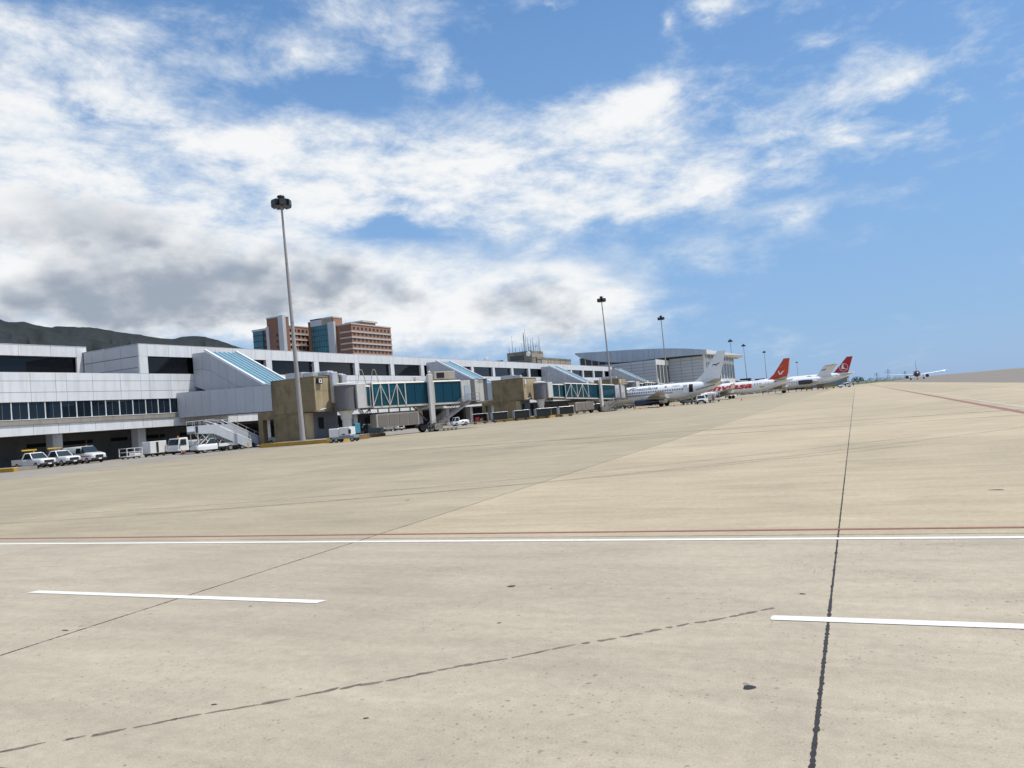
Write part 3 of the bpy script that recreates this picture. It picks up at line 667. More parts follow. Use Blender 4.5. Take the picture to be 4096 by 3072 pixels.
# kerbed islands
def island(y0, yl, label):
    o = thing('kerb_island', label, 'traffic island', (-65, y0, 0), group='yellow kerbed islands', world=True)
    poly = [(-69.3, yl), (-58.2, yl), (-57.75, yl+0.4), (-57.75, y0+0.5), (-61.2, y0+0.5), (-61.2, y0+9), (-73.2, y0+9), (-73.2, y0-0.25), (-69.3, y0-0.25)]
    MB().prism([(x+0.0, yy) for x, yy in poly], 'z', -0.05, 0.43).build('island_top', m_island, o)
    e = 0.02; k = 0
    for (a, b) in zip(poly, poly[1:] + poly[:1]):
        A, B = Vector(a), Vector(b); d = B-A; L = d.length
        if A.x < -73 and B.x < -73 or A.y > y0+8 and B.y > y0+8: continue
        n = max(1, round(L/2.6)); u = d.normalized(); nn = Vector((u.y, -u.x))
        for i in range(n):
            p = A+d*(i/n)+u*0.015; q = A+d*((i+1)/n)-u*0.015
            m = MB(); w1 = nn*0.03; w2 = -nn*0.22
            m.hexa([(*(p+w1), -0.05), (*(q+w1), -0.05), (*(q+w2), -0.05), (*(p+w2), -0.05)], [(*(p+w1*0.6), 0.452), (*(q+w1*0.6), 0.452), (*(q+w2), 0.452), (*(p+w2), 0.452)])
            m.build('kerb_stone', m_kerbold if (A.x > -58.0 and i > 0) or A.y > y0 else m_kerb, o)
    return o
island(79.0, 72.7, 'raised concrete island with a yellow kerb around the gate 12 house')
isl2 = island(143.9, 137.6, 'raised kerbed island under the second brown gate house')
k = thing('kerb_block', 'short yellow kerb end at the lower left beside the dark truck bay', 'kerb', (-86, 51.5, 0), world=True)
for i in range(3): MB().box(-88.5+i*2.0, -86.53+i*2.0, 50.9, 51.4, -0.05, 0.42).build('kerb_stone', m_kerb, k, bevel=0.04)
MB().box(-88.5, -82.6, 51.4, 53.5, -0.05, 0.40).build('kerb_top', m_island, k)

# ------------------------------------------------------------------ light masts
def mast(x, y, label, base=0.43, lean=(0, 0), h=30.0):
    t = thing('light_mast', label, 'light mast', (x, y, base), group='floodlight masts along the terminal')
    hh = h-base; top = Vector((lean[0], lean[1], hh))
    m = MB(); segs = 4
    for i in range(segs):
        a, b = i/segs, (i+1)/segs; m.tube(top*a, top*b, 0.33-0.21*a, 0.33-0.21*b, 14, caps=False)
    m.build('pole', m_steelgrey, t, smooth=True)
    m = MB()
    for i in range(1, segs): m.tube(top*(i/segs)-Vector((0, 0, .05)), top*(i/segs)+Vector((0, 0, .05)), 0.35-0.21*i/segs, n=14)
    m.tube((0, 0, 0), (0, 0, 0.08), 0.65, n=14); m.build('collars', m_steelgrey, t)
    MB().lathe([(-0.15, 0.5), (0.15, 0.5), (0.95, 0.36), (1.05, 0.5), (1.2, 0.45), (1.3, 0.2)], top, 'z', 12).build('head_hub', m_headdark, t, smooth=True)
    for k in range(6):
        a = k*math.pi/3 + 0.35; c = Vector((math.cos(a), math.sin(a), 0)); s = Vector((-c.y, c.x, 0))
        p0, p1 = top + c*0.3, top + c*1.15; hw = s*0.46
        lo = [p0-hw*0.8+Vector((0, 0, -0.1)), p1-hw+Vector((0, 0, -0.25)), p1+hw+Vector((0, 0, -0.25)), p0+hw*0.8+Vector((0, 0, -0.1))]
        hi = [p0-hw*0.8+Vector((0, 0, 0.72)), p1-hw+Vector((0, 0, 0.62)), p1+hw+Vector((0, 0, 0.62)), p0+hw*0.8+Vector((0, 0, 0.72))]
        fl = MB().hexa(lo, hi).build('floodlight', m_headdark, t)
        e = 0.02; MB().hexa([lo[1]+c*e+s*.1-Vector((0,0,-.1)), lo[2]+c*e-s*.1+Vector((0,0,.1)), lo[2]+c*0.06-s*.1+Vector((0,0,.1)), lo[1]+c*0.06+s*.1+Vector((0,0,.1))],
                            [hi[1]+c*e+s*.1-Vector((0,0,.1)), hi[2]+c*e-s*.1-Vector((0,0,.1)), hi[2]+c*0.06-s*.1-Vector((0,0,.1)), hi[1]+c*0.06+s*.1-Vector((0,0,.1))]).build('lens', m_lens, fl)
    return t
mast(-65.6, 76.4, 'tall near light mast on the yellow kerbed island', lean=(-0.50, -0.12), h=30.4)
mast(-66.0, 204.2, 'second light mast rising above the jet bridge end', lean=(-0.8, 0), h=30.2)
mast(-66.5, 269.5, 'light mast standing in front of the curved-roof hall', lean=(-0.4, 0), h=29.8)
mast(-71.3, 437.7, 'far light mast just clear of the hall roof edge', 0, h=30)
mast(-72.8, 496.0, 'far light mast between hall and red tail fin', 0, lean=(-0.3, 0), h=30)
mast(-75.5, 612.0, 'distant light mast left of the red tail fin', 0, h=30)
mast(-83.0, 958.0, 'farthest tiny light mast right of the red tail fin', 0, h=30)
# ------------------------------------------------------------------ curved-roof hall
m_hallwall = pbr('hall_cladding', (0.56, 0.58, 0.60), 0.45, var=0.04, scale=0.2, rnd=0.03)
m_hallwhite = pbr('hall_white', (0.68, 0.68, 0.66), 0.5, var=0.04, scale=0.2, rnd=0.02)
m_fascia = pbr('roof_fascia', (0.46, 0.52, 0.57), 0.4, var=0.05, scale=0.1, rnd=0.06)
m_hallglass = pbr('hall_glass', (0.035, 0.045, 0.055), 0.12, var=0.2, scale=0.1)
hall = thing('curved_roof_hall', 'grey panelled hall with a lens-shaped curved roof beyond the terminal', 'hall', (-90, 360, 0), world=True)
MB().box(-118, -64.15, 322.15, 398, 0, 19.5).build('hall_core', m_backing, hall)
MB().box(-110, -78.35, 300.15, 322.2, 0, 17.3).build('block_core', m_backing, hall)
gg = 0.05
def wallpanels(x0, x1, y, z0, z1, nx, dz, mat):
    n = int(round((z1-z0)/dz)); dz = (z1-z0)/n
    for r in range(n):
        o2 = (r % 2)*0.5
        for c in range(nx):
            a = x0+(x1-x0)*c/nx; b = x0+(x1-x0)*(c+1)/nx
            piece('wall_panel', hall, mat, a+gg, b-gg, y-0.15, y, z0+dz*r+gg, z0+dz*(r+1)-gg)
wallpanels(-103.5, -78.2, 300.15, 1.0, 17.4, 5, 1.28, m_hallwall)
wallpanels(-78.1, -64.0, 322.15, 1.0, 18.0, 3, 1.28, m_hallwall)
wallpanels(-118, -103.6, 322.15, 1.0, 17.6, 3, 1.28, m_hallwall)
# block 1 front (faces the apron): white frame with tall windows
piece('fascia_panel', hall, m_hallwhite, -78.35, -78.15, 300.0, 321.9, 15.4, 17.5); piece('base_panel', hall, m_hallwhite, -78.35, -78.15, 300.0, 321.9, 0, 3.0)
piece('spandrel_panel', hall, m_hallwhite, -78.35, -78.16, 300.0, 321.9, 6.3, 8.0)
for k in range(5): piece('frame_post', hall, m_hallwhite, -78.36, -78.10, 300.0+k*5.3, 300.7+k*5.3, 3, 15.4)
for k in range(4):
    for a, b in ((8.0, 15.4), (3.0, 6.3)):
        piece('window', hall, m_hallglass, -78.4, -78.3, 300.7+k*5.3, 305.3+k*5.3, a, b)
        piece('window_bar', hall, m_trim, -78.32, -78.24, 302.9+k*5.3, 303.1+k*5.3, a, b)
# main hall front
MB().box(-64.15, -64.0, 322.0, 397, 0, 7.4).build('front_base', m_hallwhite, hall)
MB().box(-64.15, -64.0, 322.0, 397, 15.6, 17.2).build('front_band', m_hallwhite, hall)
MB().box(-64.15, -64.0, 322.0, 397, 7.4, 8.6).build('front_sill', m_hallwhite, hall)
for k in range(11):
    y = 322.0+k*7.4; piece('front_pier', hall, m_hallwhite, -64.2, -63.9, y, y+(5 if k == 0 else 1.1), 7.4, 18.6)
    if k < 10:
        piece('window', hall, m_hallglass, -64.25, -64.1, y+1.0, y+7.5, 8.6, 15.6); piece('clerestory', hall, m_hallglass, -64.25, -64.1, y+1.0, y+7.5, 17.2, 18.8)
        piece('window_bar', hall, m_trim, -64.12, -64.02, y+4.1, y+4.35, 8.6, 15.6)
MB().box(-64.15, -64.0, 322.0, 397, 18.6, 19.4).build('front_head', m_hallwhite, hall)
# clerestory strip and glass under the lens roof
for k in range(9): piece('clerestory', hall, m_hallglass, -77.6+k*1.45, -76.35+k*1.45, 321.9, 322.1, 18.0-0.02, 19.0) if k < 8 else None
gx = [-117.7, -115.2, -112.3, -109.1, -105.7, -103.0]
for a, b in zip(gx[:-1], gx[1:]):
    piece('tall_window', hall, m_hallglass, a+0.2, b-0.2, 321.95, 322.12, 15.0, 22.6 if a < -112 else 20.6); piece('frame_post', hall, m_hallwhite, a-0.2, a+0.2, 321.9, 322.14, 15.0, 22.6 if a < -112 else 20.6)
    piece('transom', hall, m_hallwhite, a, b, 321.88, 321.95, 18.6, 18.8)
# lens-shaped roof: fascia panels following the two curves, and a swept shell behind
TOP = [(-118.3, 24.9), (-109.1, 24.4), (-100.2, 24.0), (-91.5, 23.5), (-83.0, 22.9), (-76.3, 22.3), (-69.8, 21.5), (-62.0, 20.2)]
BOT = [(-118.3, 24.2), (-116.2, 22.7), (-111.3, 21.0), (-106.7, 19.9), (-101.7, 19.0), (-96.5, 18.6), (-90.2, 18.5), (-83.4, 18.6), (-76.7, 18.7), (-70.1, 18.6), (-62.0, 18.4)]
def interp(T, x):
    for (a, b), (c, d) in zip(T[:-1], T[1:]):
        if a <= x <= c: return b+(d-b)*(x-a)/(c-a)
    return T[-1][1] if x > T[-1][0] else T[0][1]
xs = [-118.3+56.3*i/24 for i in range(25)]
prof = [(x, interp(BOT, x)+0.05) for x in xs] + [(x, interp(TOP, x)-0.05) for x in reversed(xs)]
MB().prism(prof, 'y', 318.2, 401).build('roof_shell', m_fascia, hall)
for a, b in zip(xs[:-1], xs[1:]):
    a2, b2 = a+0.03, b-0.03
    MB().prism([(a2, interp(BOT, a2)), (b2, interp(BOT, b2)), (b2, interp(TOP, b2)), (a2, interp(TOP, a2))], 'y', 318.0, 318.2).build('fascia_panel', m_fascia, hall)
MB().hexa([(-62, 318, 18.4), (-61.5, 318, 18.4), (-61.0, 402, 18.9), (-62, 402, 18.9)], [(-62, 318, 20.25), (-61.5, 318, 20.2), (-59.5, 402, 20.0), (-62, 402, 20.3)]).build('roof_edge', m_hallwhite, hall)
for k in range(18): piece('edge_joint', hall, m_trim, -61.52, -61.38, 322+k*4.4, 322.08+k*4.4, 18.5, 20.1)

# ------------------------------------------------------------------ old control building on the roof line
m_old = pbr('stained_concrete', (0.21, 0.19, 0.155), 0.9, var=0.2, scale=0.3, dirt=0.8, dirtcol=(0.05, 0.045, 0.035), dscale=0.5, dstretch=(1, 1, 0.25))
m_oldlt = pbr('bare_concrete', (0.34, 0.30, 0.235), 0.9, var=0.15, scale=0.4, dirt=0.55, dirtcol=(0.10, 0.09, 0.07), dscale=0.8, dstretch=(1, 1, 0.15))
m_wire = pbr('antenna_metal', (0.10, 0.10, 0.105), 0.6)
cb = thing('control_building', 'old stained concrete control building with a rooftop thicket of antennas', 'control building', (-120, 262, 0), world=True)
MB().box(-120.3, -112, 232.5, 282, 0, 18.75).build('lower_block', m_oldlt, cb)
MB().box(-120.3, -112.1, 232.3, 232.5, 14, 19.2).build('side_wall', m_old, cb)
MB().box(-120.6, -112, 261, 295, 0, 20.75).build('middle_block', m_old, cb)
for k in range(5): piece('wall_slab', cb, m_oldlt, -112.02, -111.9, 265.2+k*6.1, 270.8+k*6.1, 17.6, 20.3)
MB().box(-120.8, -111.8, 260.7, 295.3, 20.3, 20.95).build('roof_slab', m_old, cb)
MB().box(-122.2, -112.4, 257, 268, 18, 23.3).build('cab_block', m_old, cb)
for k in range(3): piece('wall_slab', cb, m_oldlt, -112.42, -112.3, 257.3+k*3.6, 260.7+k*3.6, 20.9, 22.3)
piece('window_band', cb, m_hallglass, -121, -115.5, 256.9, 257.02, 20.2, 21.9)
MB().lathe([(0, 0.1), (0.1, 0.55), (0.3, 0.95), (0.33, 0.9)], (-113.4, 256.3, 22.2), 'y', 16).build('dish', m_trimw, cb, smooth=True)
def rooftop(x, y, z, h, r=0.06, cross=0):
    m = MB(); m.tube((x, y, z), (x, y, z+h), r, r*0.5, 6)
    for i in range(cross): m.bar((x-0.5, y, z+h*(0.5+0.13*i)), (x+0.5, y, z+h*(0.5+0.13*i)), 0.06)
    m.build('antenna', m_wire, cb)
for x, y, h, c in ((-120.2, 258, 6.3, 0), (-121.6, 258, 2.6, 0), (-119.3, 258.5, 2.2, 1), (-115.4, 258, 7.2, 0), (-114.7, 258, 8.4, 1), (-114.0, 258.2, 5.2, 0), (-116.8, 259, 3.4, 0), (-113.2, 259, 4.6, 0), (-113.0, 258, 2.2, 0), (-112.8, 260, 5.2, 0), (-113.1, 261, 3.4, 0), (-112.7, 262, 3.2, 2), (-112.9, 264, 3.6, 2), (-112.8, 265.2, 4.2, 0), (-112.7, 266, 6.2, 0), (-113, 267, 1.8, 0), (-117.8, 259, 1.8, 0), (-114.5, 260, 3.0, 1)): rooftop(x, y, 23.2, h, 0.09, c)
lat = MB()
for k in range(10):
    z = 23.2+k*0.7; w = 0.35-0.03*k
    for s in (-1, 1): lat.bar((-115.4+s*w, 258, z), (-115.4+s*(w-.04), 258, z+0.7), 0.07)
    lat.bar((-115.4-w, 258, z), (-115.4+w, 258, z+0.7), 0.05)
lat.build('lattice_mast', m_wire, cb)
def dish(x, y, z, r, name='roof_dish', lab='x'):
    t = thing('satellite_dish', lab, 'satellite dish', (x, y, z), group='dishes on the terminal roof')
    MB().lathe([(0, 0.05), (0.12*r, 0.5*r), (0.38*r, r), (0.42*r, 0.96*r), (0.2*r, 0.5*r)], (0, -0.1, 3.6), 'y', 16).build('reflector', m_trimw if r > 0.8 else m_wire, t, smooth=True)
    MB().tube((0, 0.2, -0.1), (0, 0.2, 3.6), 0.09).build('post', m_wire, t)
dish(-113.2, 222, 15.4, 1.1, lab='large white dish on the roof left of the control building')
dish(-116.4, 222, 15.4, 0.5, lab='small dark dish low on the roof left of the white dish')

# ------------------------------------------------------------------ hotel behind the terminal
m_brick = pbr('orange_brick', (0.315, 0.165, 0.108), 0.85, var=0.08, scale=0.15, dirt=0.25, dirtcol=(0.2, 0.10, 0.06), dscale=0.1)
m_brickd = pbr('deep_brick', (0.245, 0.12, 0.08), 0.85, var=0.08, scale=0.15, dirt=0.3, dirtcol=(0.16, 0.08, 0.05), dscale=0.1)
m_hband = pbr('hotel_band', (0.48, 0.46, 0.44), 0.7, var=0.05)
m_hgrey = pbr('hotel_grey_panel', (0.50, 0.52, 0.55), 0.6, var=0.06, scale=0.1, dirt=0.3, dirtcol=(0.3, 0.28, 0.25), dscale=0.1)
m_teal = pbr('hotel_teal_glass', (0.035, 0.15, 0.19), 0.12, var=0.35, scale=0.15, dirt=0.4, dirtcol=(0.015, 0.07, 0.11), dscale=0.12, dstretch=(1, 1, 1.5))
m_hglass = pbr('hotel_window', (0.018, 0.02, 0.024), 0.2)
hot = thing('hotel_tower', 'orange brick hotel block with teal glass bays rising behind the terminal', 'hotel', (-270, 372, 0), world=True)
RX = -266.0
MB().box(-285, RX, 357.5, 396.8, 0, 59.0).build('right_wing', m_brick, hot)
MB().box(-273.6, RX+0.1, 357.2, 357.5, 10, 59.05).build('end_wall', m_brickd, hot)
MB().box(-286, RX+0.3, 357.0, 397.1, 59.0, 59.7).build('parapet', m_hband, hot)
for r in range(7):
    z = 55.6-3.27*r
    piece('floor_band', hot, m_hband, RX-0.1, RX+0.4, 357.0, 397.0, z-1.15, z-0.35); piece('floor_band', hot, m_hband, -273.8, RX+0.35, 356.8, 357.3, z-1.15, z-0.35)
    for c in range(10):
        y = 359.0+c*3.83
        w = MB().box(RX-0.3, RX+0.06, y, y+1.75, z+0.5, z+2.0).build('window', m_hglass, hot); piece('window_bar', w, m_brickd, RX+0.05, RX+0.12, y+0.82, y+0.92, z+0.5, z+2.0)
MB().box(-279, -268, 371, 384, 59.7, 61.3).build('penthouse', m_brick, hot); MB().box(-280, -267, 370, 385, 61.3, 62.2).build('penthouse_roof', m_hband, hot)
# recessed slots and centre tower
MB().box(-279, -273.4, 359.3, 372, 0, 58.5).build('link', m_brickd, hot)
for r in range(7): piece('link_window', hot, m_hglass, -278.2, -274.0, 359.1, 359.35, 55.6-3.27*r, 57.2-3.27*r)
MB().box(-292.4, -276.4, 355.0, 363.2, 0, 63.9).build('centre_tower', m_brick, hot)
MB().box(-292.6, -276.2, 354.5, 363.4, 63.9, 64.6).build('tower_cap', m_hband, hot)
MB().box(-292.6, -284.3, 354.5, 355.0, 60.4, 64.4).build('tower_crown', m_hgrey, hot); MB().box(-284.3, -277.2, 354.55, 355.0, 60.4, 64.2).build('crown_stain', m_oldlt, hot)
MB().box(-280.3, -275.9, 354.4, 356, 0, 61.6).build('tower_pier', m_hgrey, hot)
MB().box(-292.3, -280.3, 354.6, 355.1, 0, 60.4).build('glass_bay', m_teal, hot)
for k in range(8): piece('glass_bar', hot, m_hglass, -292.2+k*1.7, -292.1+k*1.7, 354.5, 354.6, 15, 60.4)
for k in range(14): piece('glass_floor', hot, m_hglass, -292.3, -280.3, 354.48, 354.58, 57.6-3.27*k, 57.9-3.27*k)
MB().box(-295.5, -292.4, 356, 366, 0, 63.6).build('stair_tower', m_brickd, hot)
MB().box(-300, -292.5, 361.5, 372, 0, 58.0).build('link', m_brickd, hot)
for r in range(6): piece('link_window', hot, m_hglass, -299.2, -296.0, 361.3, 361.55, 55.3-3.27*r, 57.0-3.27*r)
# left wing with its windowed side
LX = -301.0
MB().box(-320, LX, 344, 362.6, 0, 61.4).build('left_wing', m_brick, hot)
MB().box(-320, LX+0.2, 343.8, 362.8, 61.4, 62.0).build('parapet', m_hband, hot)
for r in range(7):
    z = 57.9-3.27*r; piece('floor_band', hot, m_hband, LX-0.1, LX+0.4, 345, 362.7, z-1.15, z-0.35)
    for c in range(5): MB().box(LX-0.3, LX+0.06, 346.3+c*3.45, 348.0+c*3.45, z+0.5, z+2.0).build('window', m_hglass, hot)
# left brick tower
MB().box(-311.8, -300.2, 340.0, 345.2, 0, 66.4).build('left_tower', m_brickd, hot)
MB().box(-312.0, -300.0, 339.7, 345.5, 66.4, 67.1).build('tower_cap', m_hgrey, hot)
MB().box(-303.2, -299.8, 339.6, 342.2, 0, 67.3).build('corner_pier', m_hgrey, hot)
for r in range(6): MB().box(-305.4, -304.2, 339.8, 340.05, 55.6-3.4*r, 57.0-3.4*r).build('window', m_hglass, hot)
MB().box(-318, -311.7, 341.0, 346, 0, 60.8).build('far_left_wing', m_brickd, hot); MB().box(-312.4, -310.4, 339.5, 341.1, 0, 61.9).build('wing_pier', m_hgrey, hot)
for r in range(6): piece('link_window', hot, m_hglass, -315.0, -313.2, 340.8, 341.05, 56.4-3.5*r, 58.6-3.5*r)
MB().box(-322.8, -315.6, 340.0, 344, 0, 60.3).build('corner_glass', m_teal, hot); MB().box(-323.2, -312.3, 339.7, 344.5, 60.3, 61.4).build('wing_roof', m_hgrey, hot)
for k in range(6): piece('glass_floor', hot, m_hglass, -322.85, -315.5, 339.9, 340.02, 57.6-3.4*k, 58.0-3.4*k)

# ------------------------------------------------------------------ hills
m_hill = pbr('cloud_shaded_hill', (0.012, 0.0185, 0.0205), 0.95, var=0.45, scale=0.03, dirt=0.55, dirtcol=(0.019, 0.024, 0.025), dscale=0.006, dstretch=(1, 1, 1), bump=0.0)  # forest colour darkened and blued: cloud shadow and haze put into it
def ridge(name, prof, dist, mat, seed, depth=1500):
    rr = random.Random(seed); NX, NZ = 260, 36
    a0, a1 = prof[0][0], prof[-1][0]; V = []; F = []
    def el(a):
        for (p, q), (r, s) in zip(prof[:-1], prof[1:]):
            if p <= a <= r: t = (a-p)/(r-p); t = t*t*(3-2*t) if False else t; return q+(s-q)*t
        return prof[-1][1]
    from mathutils import noise as mn
    for i in range(NX):
        a = a0+(a1-a0)*i/(NX-1); h = dist*math.tan(R_(el(a)))/1.0 + 1.85
        n0 = mn.fractal(Vector((a*1.7, seed, 0)), 1.0, 2.0, 4)
        n1 = mn.noise(Vector((a*23.0, seed*2.0, 0)))
        h *= 1+0.004*n0; h += 2.0*n1
        for j in range(NZ):
            t = j/(NZ-1); d = dist - depth*(1-t)**1.2*(1+0.0*n0)
            gul = mn.fractal(Vector((a*1.4+seed, t*3.0, 1.7)), 1.0, 2.0, 6)
            z = h*(t**1.05) * (1-0.22*abs(gul)*math.sin(math.pi*t)) - 5*(1-t)
            d += 130*gul*math.sin(math.pi*t); ra = R_(a)
            V.append((d*math.sin(ra), d*math.cos(ra), z))
    for i in range(NX-1):
        for j in range(NZ-1): F.append((i*NZ+j, i*NZ+j+1, (i+1)*NZ+j+1, (i+1)*NZ+j))
    # back slope so that the ridge is a solid hill
    base = len(V)
    for i in range(NX):
        x, y, z = V[i*NZ+NZ-1]; l = math.hypot(x, y); k = (l+depth)/l; V.append((x*k, y*k, -5))
    for i in range(NX-1): F.append((i*NZ+NZ-1, base+i, base+i+1, (i+1)*NZ+NZ-1))
    m = MB(); m.v = V; m.f = F; o = m.build(name, mat, smooth=True); tag(o, kind='structure'); return o
far_p = [(-80, 10.0), (-72, 9.6), (-65, 9.0), (-60, 8.4), (-58.0, 8.2), (-57.3, 8.22), (-56.8, 8.05), (-55.9, 7.82), (-55.47, 7.93), (-54.8, 7.86), (-53.67, 7.80), (-52.8, 7.64), (-51.65, 7.38), (-50.76, 7.25), (-49.7, 6.98), (-48.64, 6.86), (-48.07, 6.99), (-47.44, 7.03), (-46.7, 6.93), (-46.05, 6.73), (-45.4, 6.49), (-44.8, 6.21), (-44.1, 5.97), (-43.0, 5.4), (-41.5, 4.5), (-39, 3.2), (-35, 2.0), (-25, 1.0)]
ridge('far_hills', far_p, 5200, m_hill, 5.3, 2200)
near_p = [(-85, 9.0), (-70, 9.2), (-63, 8.9), (-60, 8.6), (-58.55, 8.36), (-57.26, 7.89), (-55.93, 7.59), (-54.55, 7.27), (-53.15, 6.91), (-52.0, 6.57), (-50.0, 5.9), (-47, 5.0), (-43, 3.6), (-38, 2.0)]
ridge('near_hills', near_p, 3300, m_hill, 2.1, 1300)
# ------------------------------------------------------------------ jet bridges
m_truss = pbr('bridge_white_steel', (0.60, 0.58, 0.54), 0.5, var=0.06, scale=2, dirt=0.45, dirtcol=(0.28, 0.20, 0.13), dscale=1.2)
m_roofcream = pbr('bridge_roof', (0.62, 0.56, 0.46), 0.6, dirt=0.4, dirtcol=(0.32, 0.22, 0.14))
m_tealglass = glass_mat('bridge_teal_glass', (0.16, 0.66, 0.72), 0.75, 0.04, (0.01, 0.16, 0.20))
m_tealdark = glass_mat('bridge_blue_glass', (0.05, 0.34, 0.45), 0.45, 0.04, (0.004, 0.085, 0.13))
m_curtain = pbr('rotunda_curtain', (0.125, 0.125, 0.135), 0.6, var=0.1, scale=6, stretch=(1, 1, 0.1))
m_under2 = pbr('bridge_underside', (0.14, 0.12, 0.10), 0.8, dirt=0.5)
m_plant = pbr('plant_cream', (0.40, 0.37, 0.31), 0.6, dirt=0.5, dirtcol=(0.2, 0.15, 0.1))
m_mesh = pbr('plant_grille', (0.20, 0.18, 0.16), 0.7, var=0.2, scale=20)
m_tyre_r = pbr('tyre', (0.018, 0.018, 0.019), 0.85)
m_rim = pbr('wheel_rim', (0.30, 0.30, 0.31), 0.45, metal=0.4)
m_stair = pbr('stair_steel', (0.17, 0.17, 0.175), 0.55, var=0.2, scale=2)
m_colwhite = pbr('column_white', (0.62, 0.61, 0.59), 0.55, dirt=0.4, dirtcol=(0.3, 0.24, 0.18))
m_bluedoor = pbr('blue_door', (0.42, 0.48, 0.56), 0.4)
m_floorb = pbr('bridge_floor', (0.10, 0.12, 0.13), 0.8)
def wheel(parent, x, y, z, r, w, name='wheel', axis='y'):
    """tyre with a rim as its sub-part; (x, y, z) is the hub"""
    t = MB().lathe([(-w/2, r*0.62), (-w/2, r*0.93), (-w/2+w*0.15, r), (w/2-w*0.15, r), (w/2, r*0.93), (w/2, r*0.62)], (x, y, z), axis, 18).build(name, m_tyre_r, parent, smooth=True, local=True)
    MB().lathe([(-w/2-0.012, r*0.25), (-w/2-0.012, r*0.6), (-w/2+0.02, r*0.64), (w/2-0.02, r*0.64), (w/2+0.012, r*0.6), (w/2+0.012, r*0.25)], (x, y, z), axis, 12).build('rim', m_rim, t, local=True)
    return t
def jet_bridge(x, y, phi, ti, s0, s1, te, z0, z1, label, extra=None, wheel_t=None, px=None):
    """rotunda, inner and outer tunnel, drive column, stairs, plant box and cab; local x runs along the tunnel"""
    b = thing('jet_bridge', label, 'jet bridge', (x, y, 0), R_(phi), group='jet bridges along the terminal')
    L = te
    def fl(t): return z0+(z1-z0)*t/L
    # rotunda and its column
    MB().lathe([(fl(0)-0.25, 1.3), (fl(0)+2.85, 1.3)], (0, 0, 0), 'z', 24).build('rotunda_wall', m_curtain, b, smooth=True)
    MB().lathe([(fl(0)+2.85, 1.4), (fl(0)+3.05, 1.4), (fl(0)+3.2, 0.8)], (0, 0, 0), 'z', 24).build('rotunda_roof', m_colwhite, b)
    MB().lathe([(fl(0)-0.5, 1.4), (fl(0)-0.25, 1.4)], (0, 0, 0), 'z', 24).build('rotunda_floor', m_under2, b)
    MB().lathe([(0.0, 0.62), (2.6, 0.62), (2.7, 0.75), (fl(0)-0.9, 0.75), (fl(0)-0.5, 1.1)], (0, 0, 0), 'z', 18).build('rotunda_column', m_colwhite, b, smooth=True)
    MB().box(1.15, ti+0.1, -1.3, 1.3, fl(0)-0.3, fl(0)+2.95).build('rotunda_collar', m_colwhite, b, bevel=0.04)
    ca = MB()
    for k in range(4):
        pts = [(1.2+0.25*k, -1.0+0.2*k, fl(0)-0.3), (1.9+0.25*k, -0.9+0.2*k, fl(0)-1.6), (2.3+0.3*k, -0.7, fl(0)-1.0), (3.4, -0.5+0.2*k, fl(2)-0.2)]
        for p, q in zip(pts[:-1], pts[1:]): ca.tube(p, q, 0.05, n=5)
    ca.build('hanging_cables', m_tyre_r, b)
    def tunnel(t0, t1, hw, zb, zt, glass, nbay, nm, dark):
        t = MB().hexa([(t0, -hw, fl(t0)+zb-0.25), (t1, -hw, fl(t1)+zb-0.25), (t1, hw, fl(t1)+zb-0.25), (t0, hw, fl(t0)+zb-0.25)],
                      [(t0, -hw, fl(t0)+zb), (t1, -hw, fl(t1)+zb), (t1, hw, fl(t1)+zb), (t0, hw, fl(t0)+zb)]).build(nm, m_truss, b)
        MB().hexa([(t0, -hw-0.06, fl(t0)+zt-0.12), (t1, -hw-0.06, fl(t1)+zt-0.12), (t1, hw+0.06, fl(t1)+zt-0.12), (t0, hw+0.06, fl(t0)+zt-0.12)],
                  [(t0, -hw*0.9, fl(t0)+zt+0.06), (t1, -hw*0.9, fl(t1)+zt+0.06), (t1, hw*0.9, fl(t1)+zt+0.06), (t0, hw*0.9, fl(t0)+zt+0.06)]).build('tunnel_roof', m_roofcream, t)
        MB().hexa([(t0, -hw+0.15, fl(t0)+zb+0.0), (t1, -hw+0.15, fl(t1)+zb), (t1, hw-0.15, fl(t1)+zb), (t0, hw-0.15, fl(t0)+zb)],
                  [(t0, -hw+0.15, fl(t0)+zb+0.35), (t1, -hw+0.15, fl(t1)+zb+0.35), (t1, hw-0.15, fl(t1)+zb+0.35), (t0, hw-0.15, fl(t0)+zb+0.35)]).build('tunnel_floor', m_floorb, t)
        for k in range(nbay):
            a, c = t0+(t1-t0)*k/nbay, t0+(t1-t0)*(k+1)/nbay
            for s in (-1, 1):
                yy = s*(hw-0.05)
                MB().hexa([(a+.03, yy-0.02, fl(a)+zb), (c-.03, yy-0.02, fl(c)+zb), (c-.03, yy+0.02, fl(c)+zb), (a+.03, yy+0.02, fl(a)+zb)],
                          [(a+.03, yy-0.02, fl(a)+zt-.12), (c-.03, yy-0.02, fl(c)+zt-.12), (c-.03, yy+0.02, fl(c)+zt-.12), (a+.03, yy+0.02, fl(a)+zt-.12)]).build('glass_panel', glass, t)
                out = s*(hw+0.0) if not dark else s*(hw-0.14)
                up = (k % 2 == 0)
                p, q = ((a, out, fl(a)+zb), (c, out, fl(c)+zt-.15)) if up else ((a, out, fl(a)+zt-.15), (c, out, fl(c)+zb))
                MB().bar(p, q, 0.085).build('diagonal', m_truss, t); MB().bar((a, s*hw, fl(a)+zb), (a, s*hw, fl(a)+zt-.1), 0.12).build('post', m_truss, t) if (not dark or k in (0, nbay//2)) else None
        for s in (-1, 1): MB().bar((t1, s*hw, fl(t1)+zb), (t1, s*hw, fl(t1)+zt-.1), 0.13).build('post', m_truss, t)
        return t
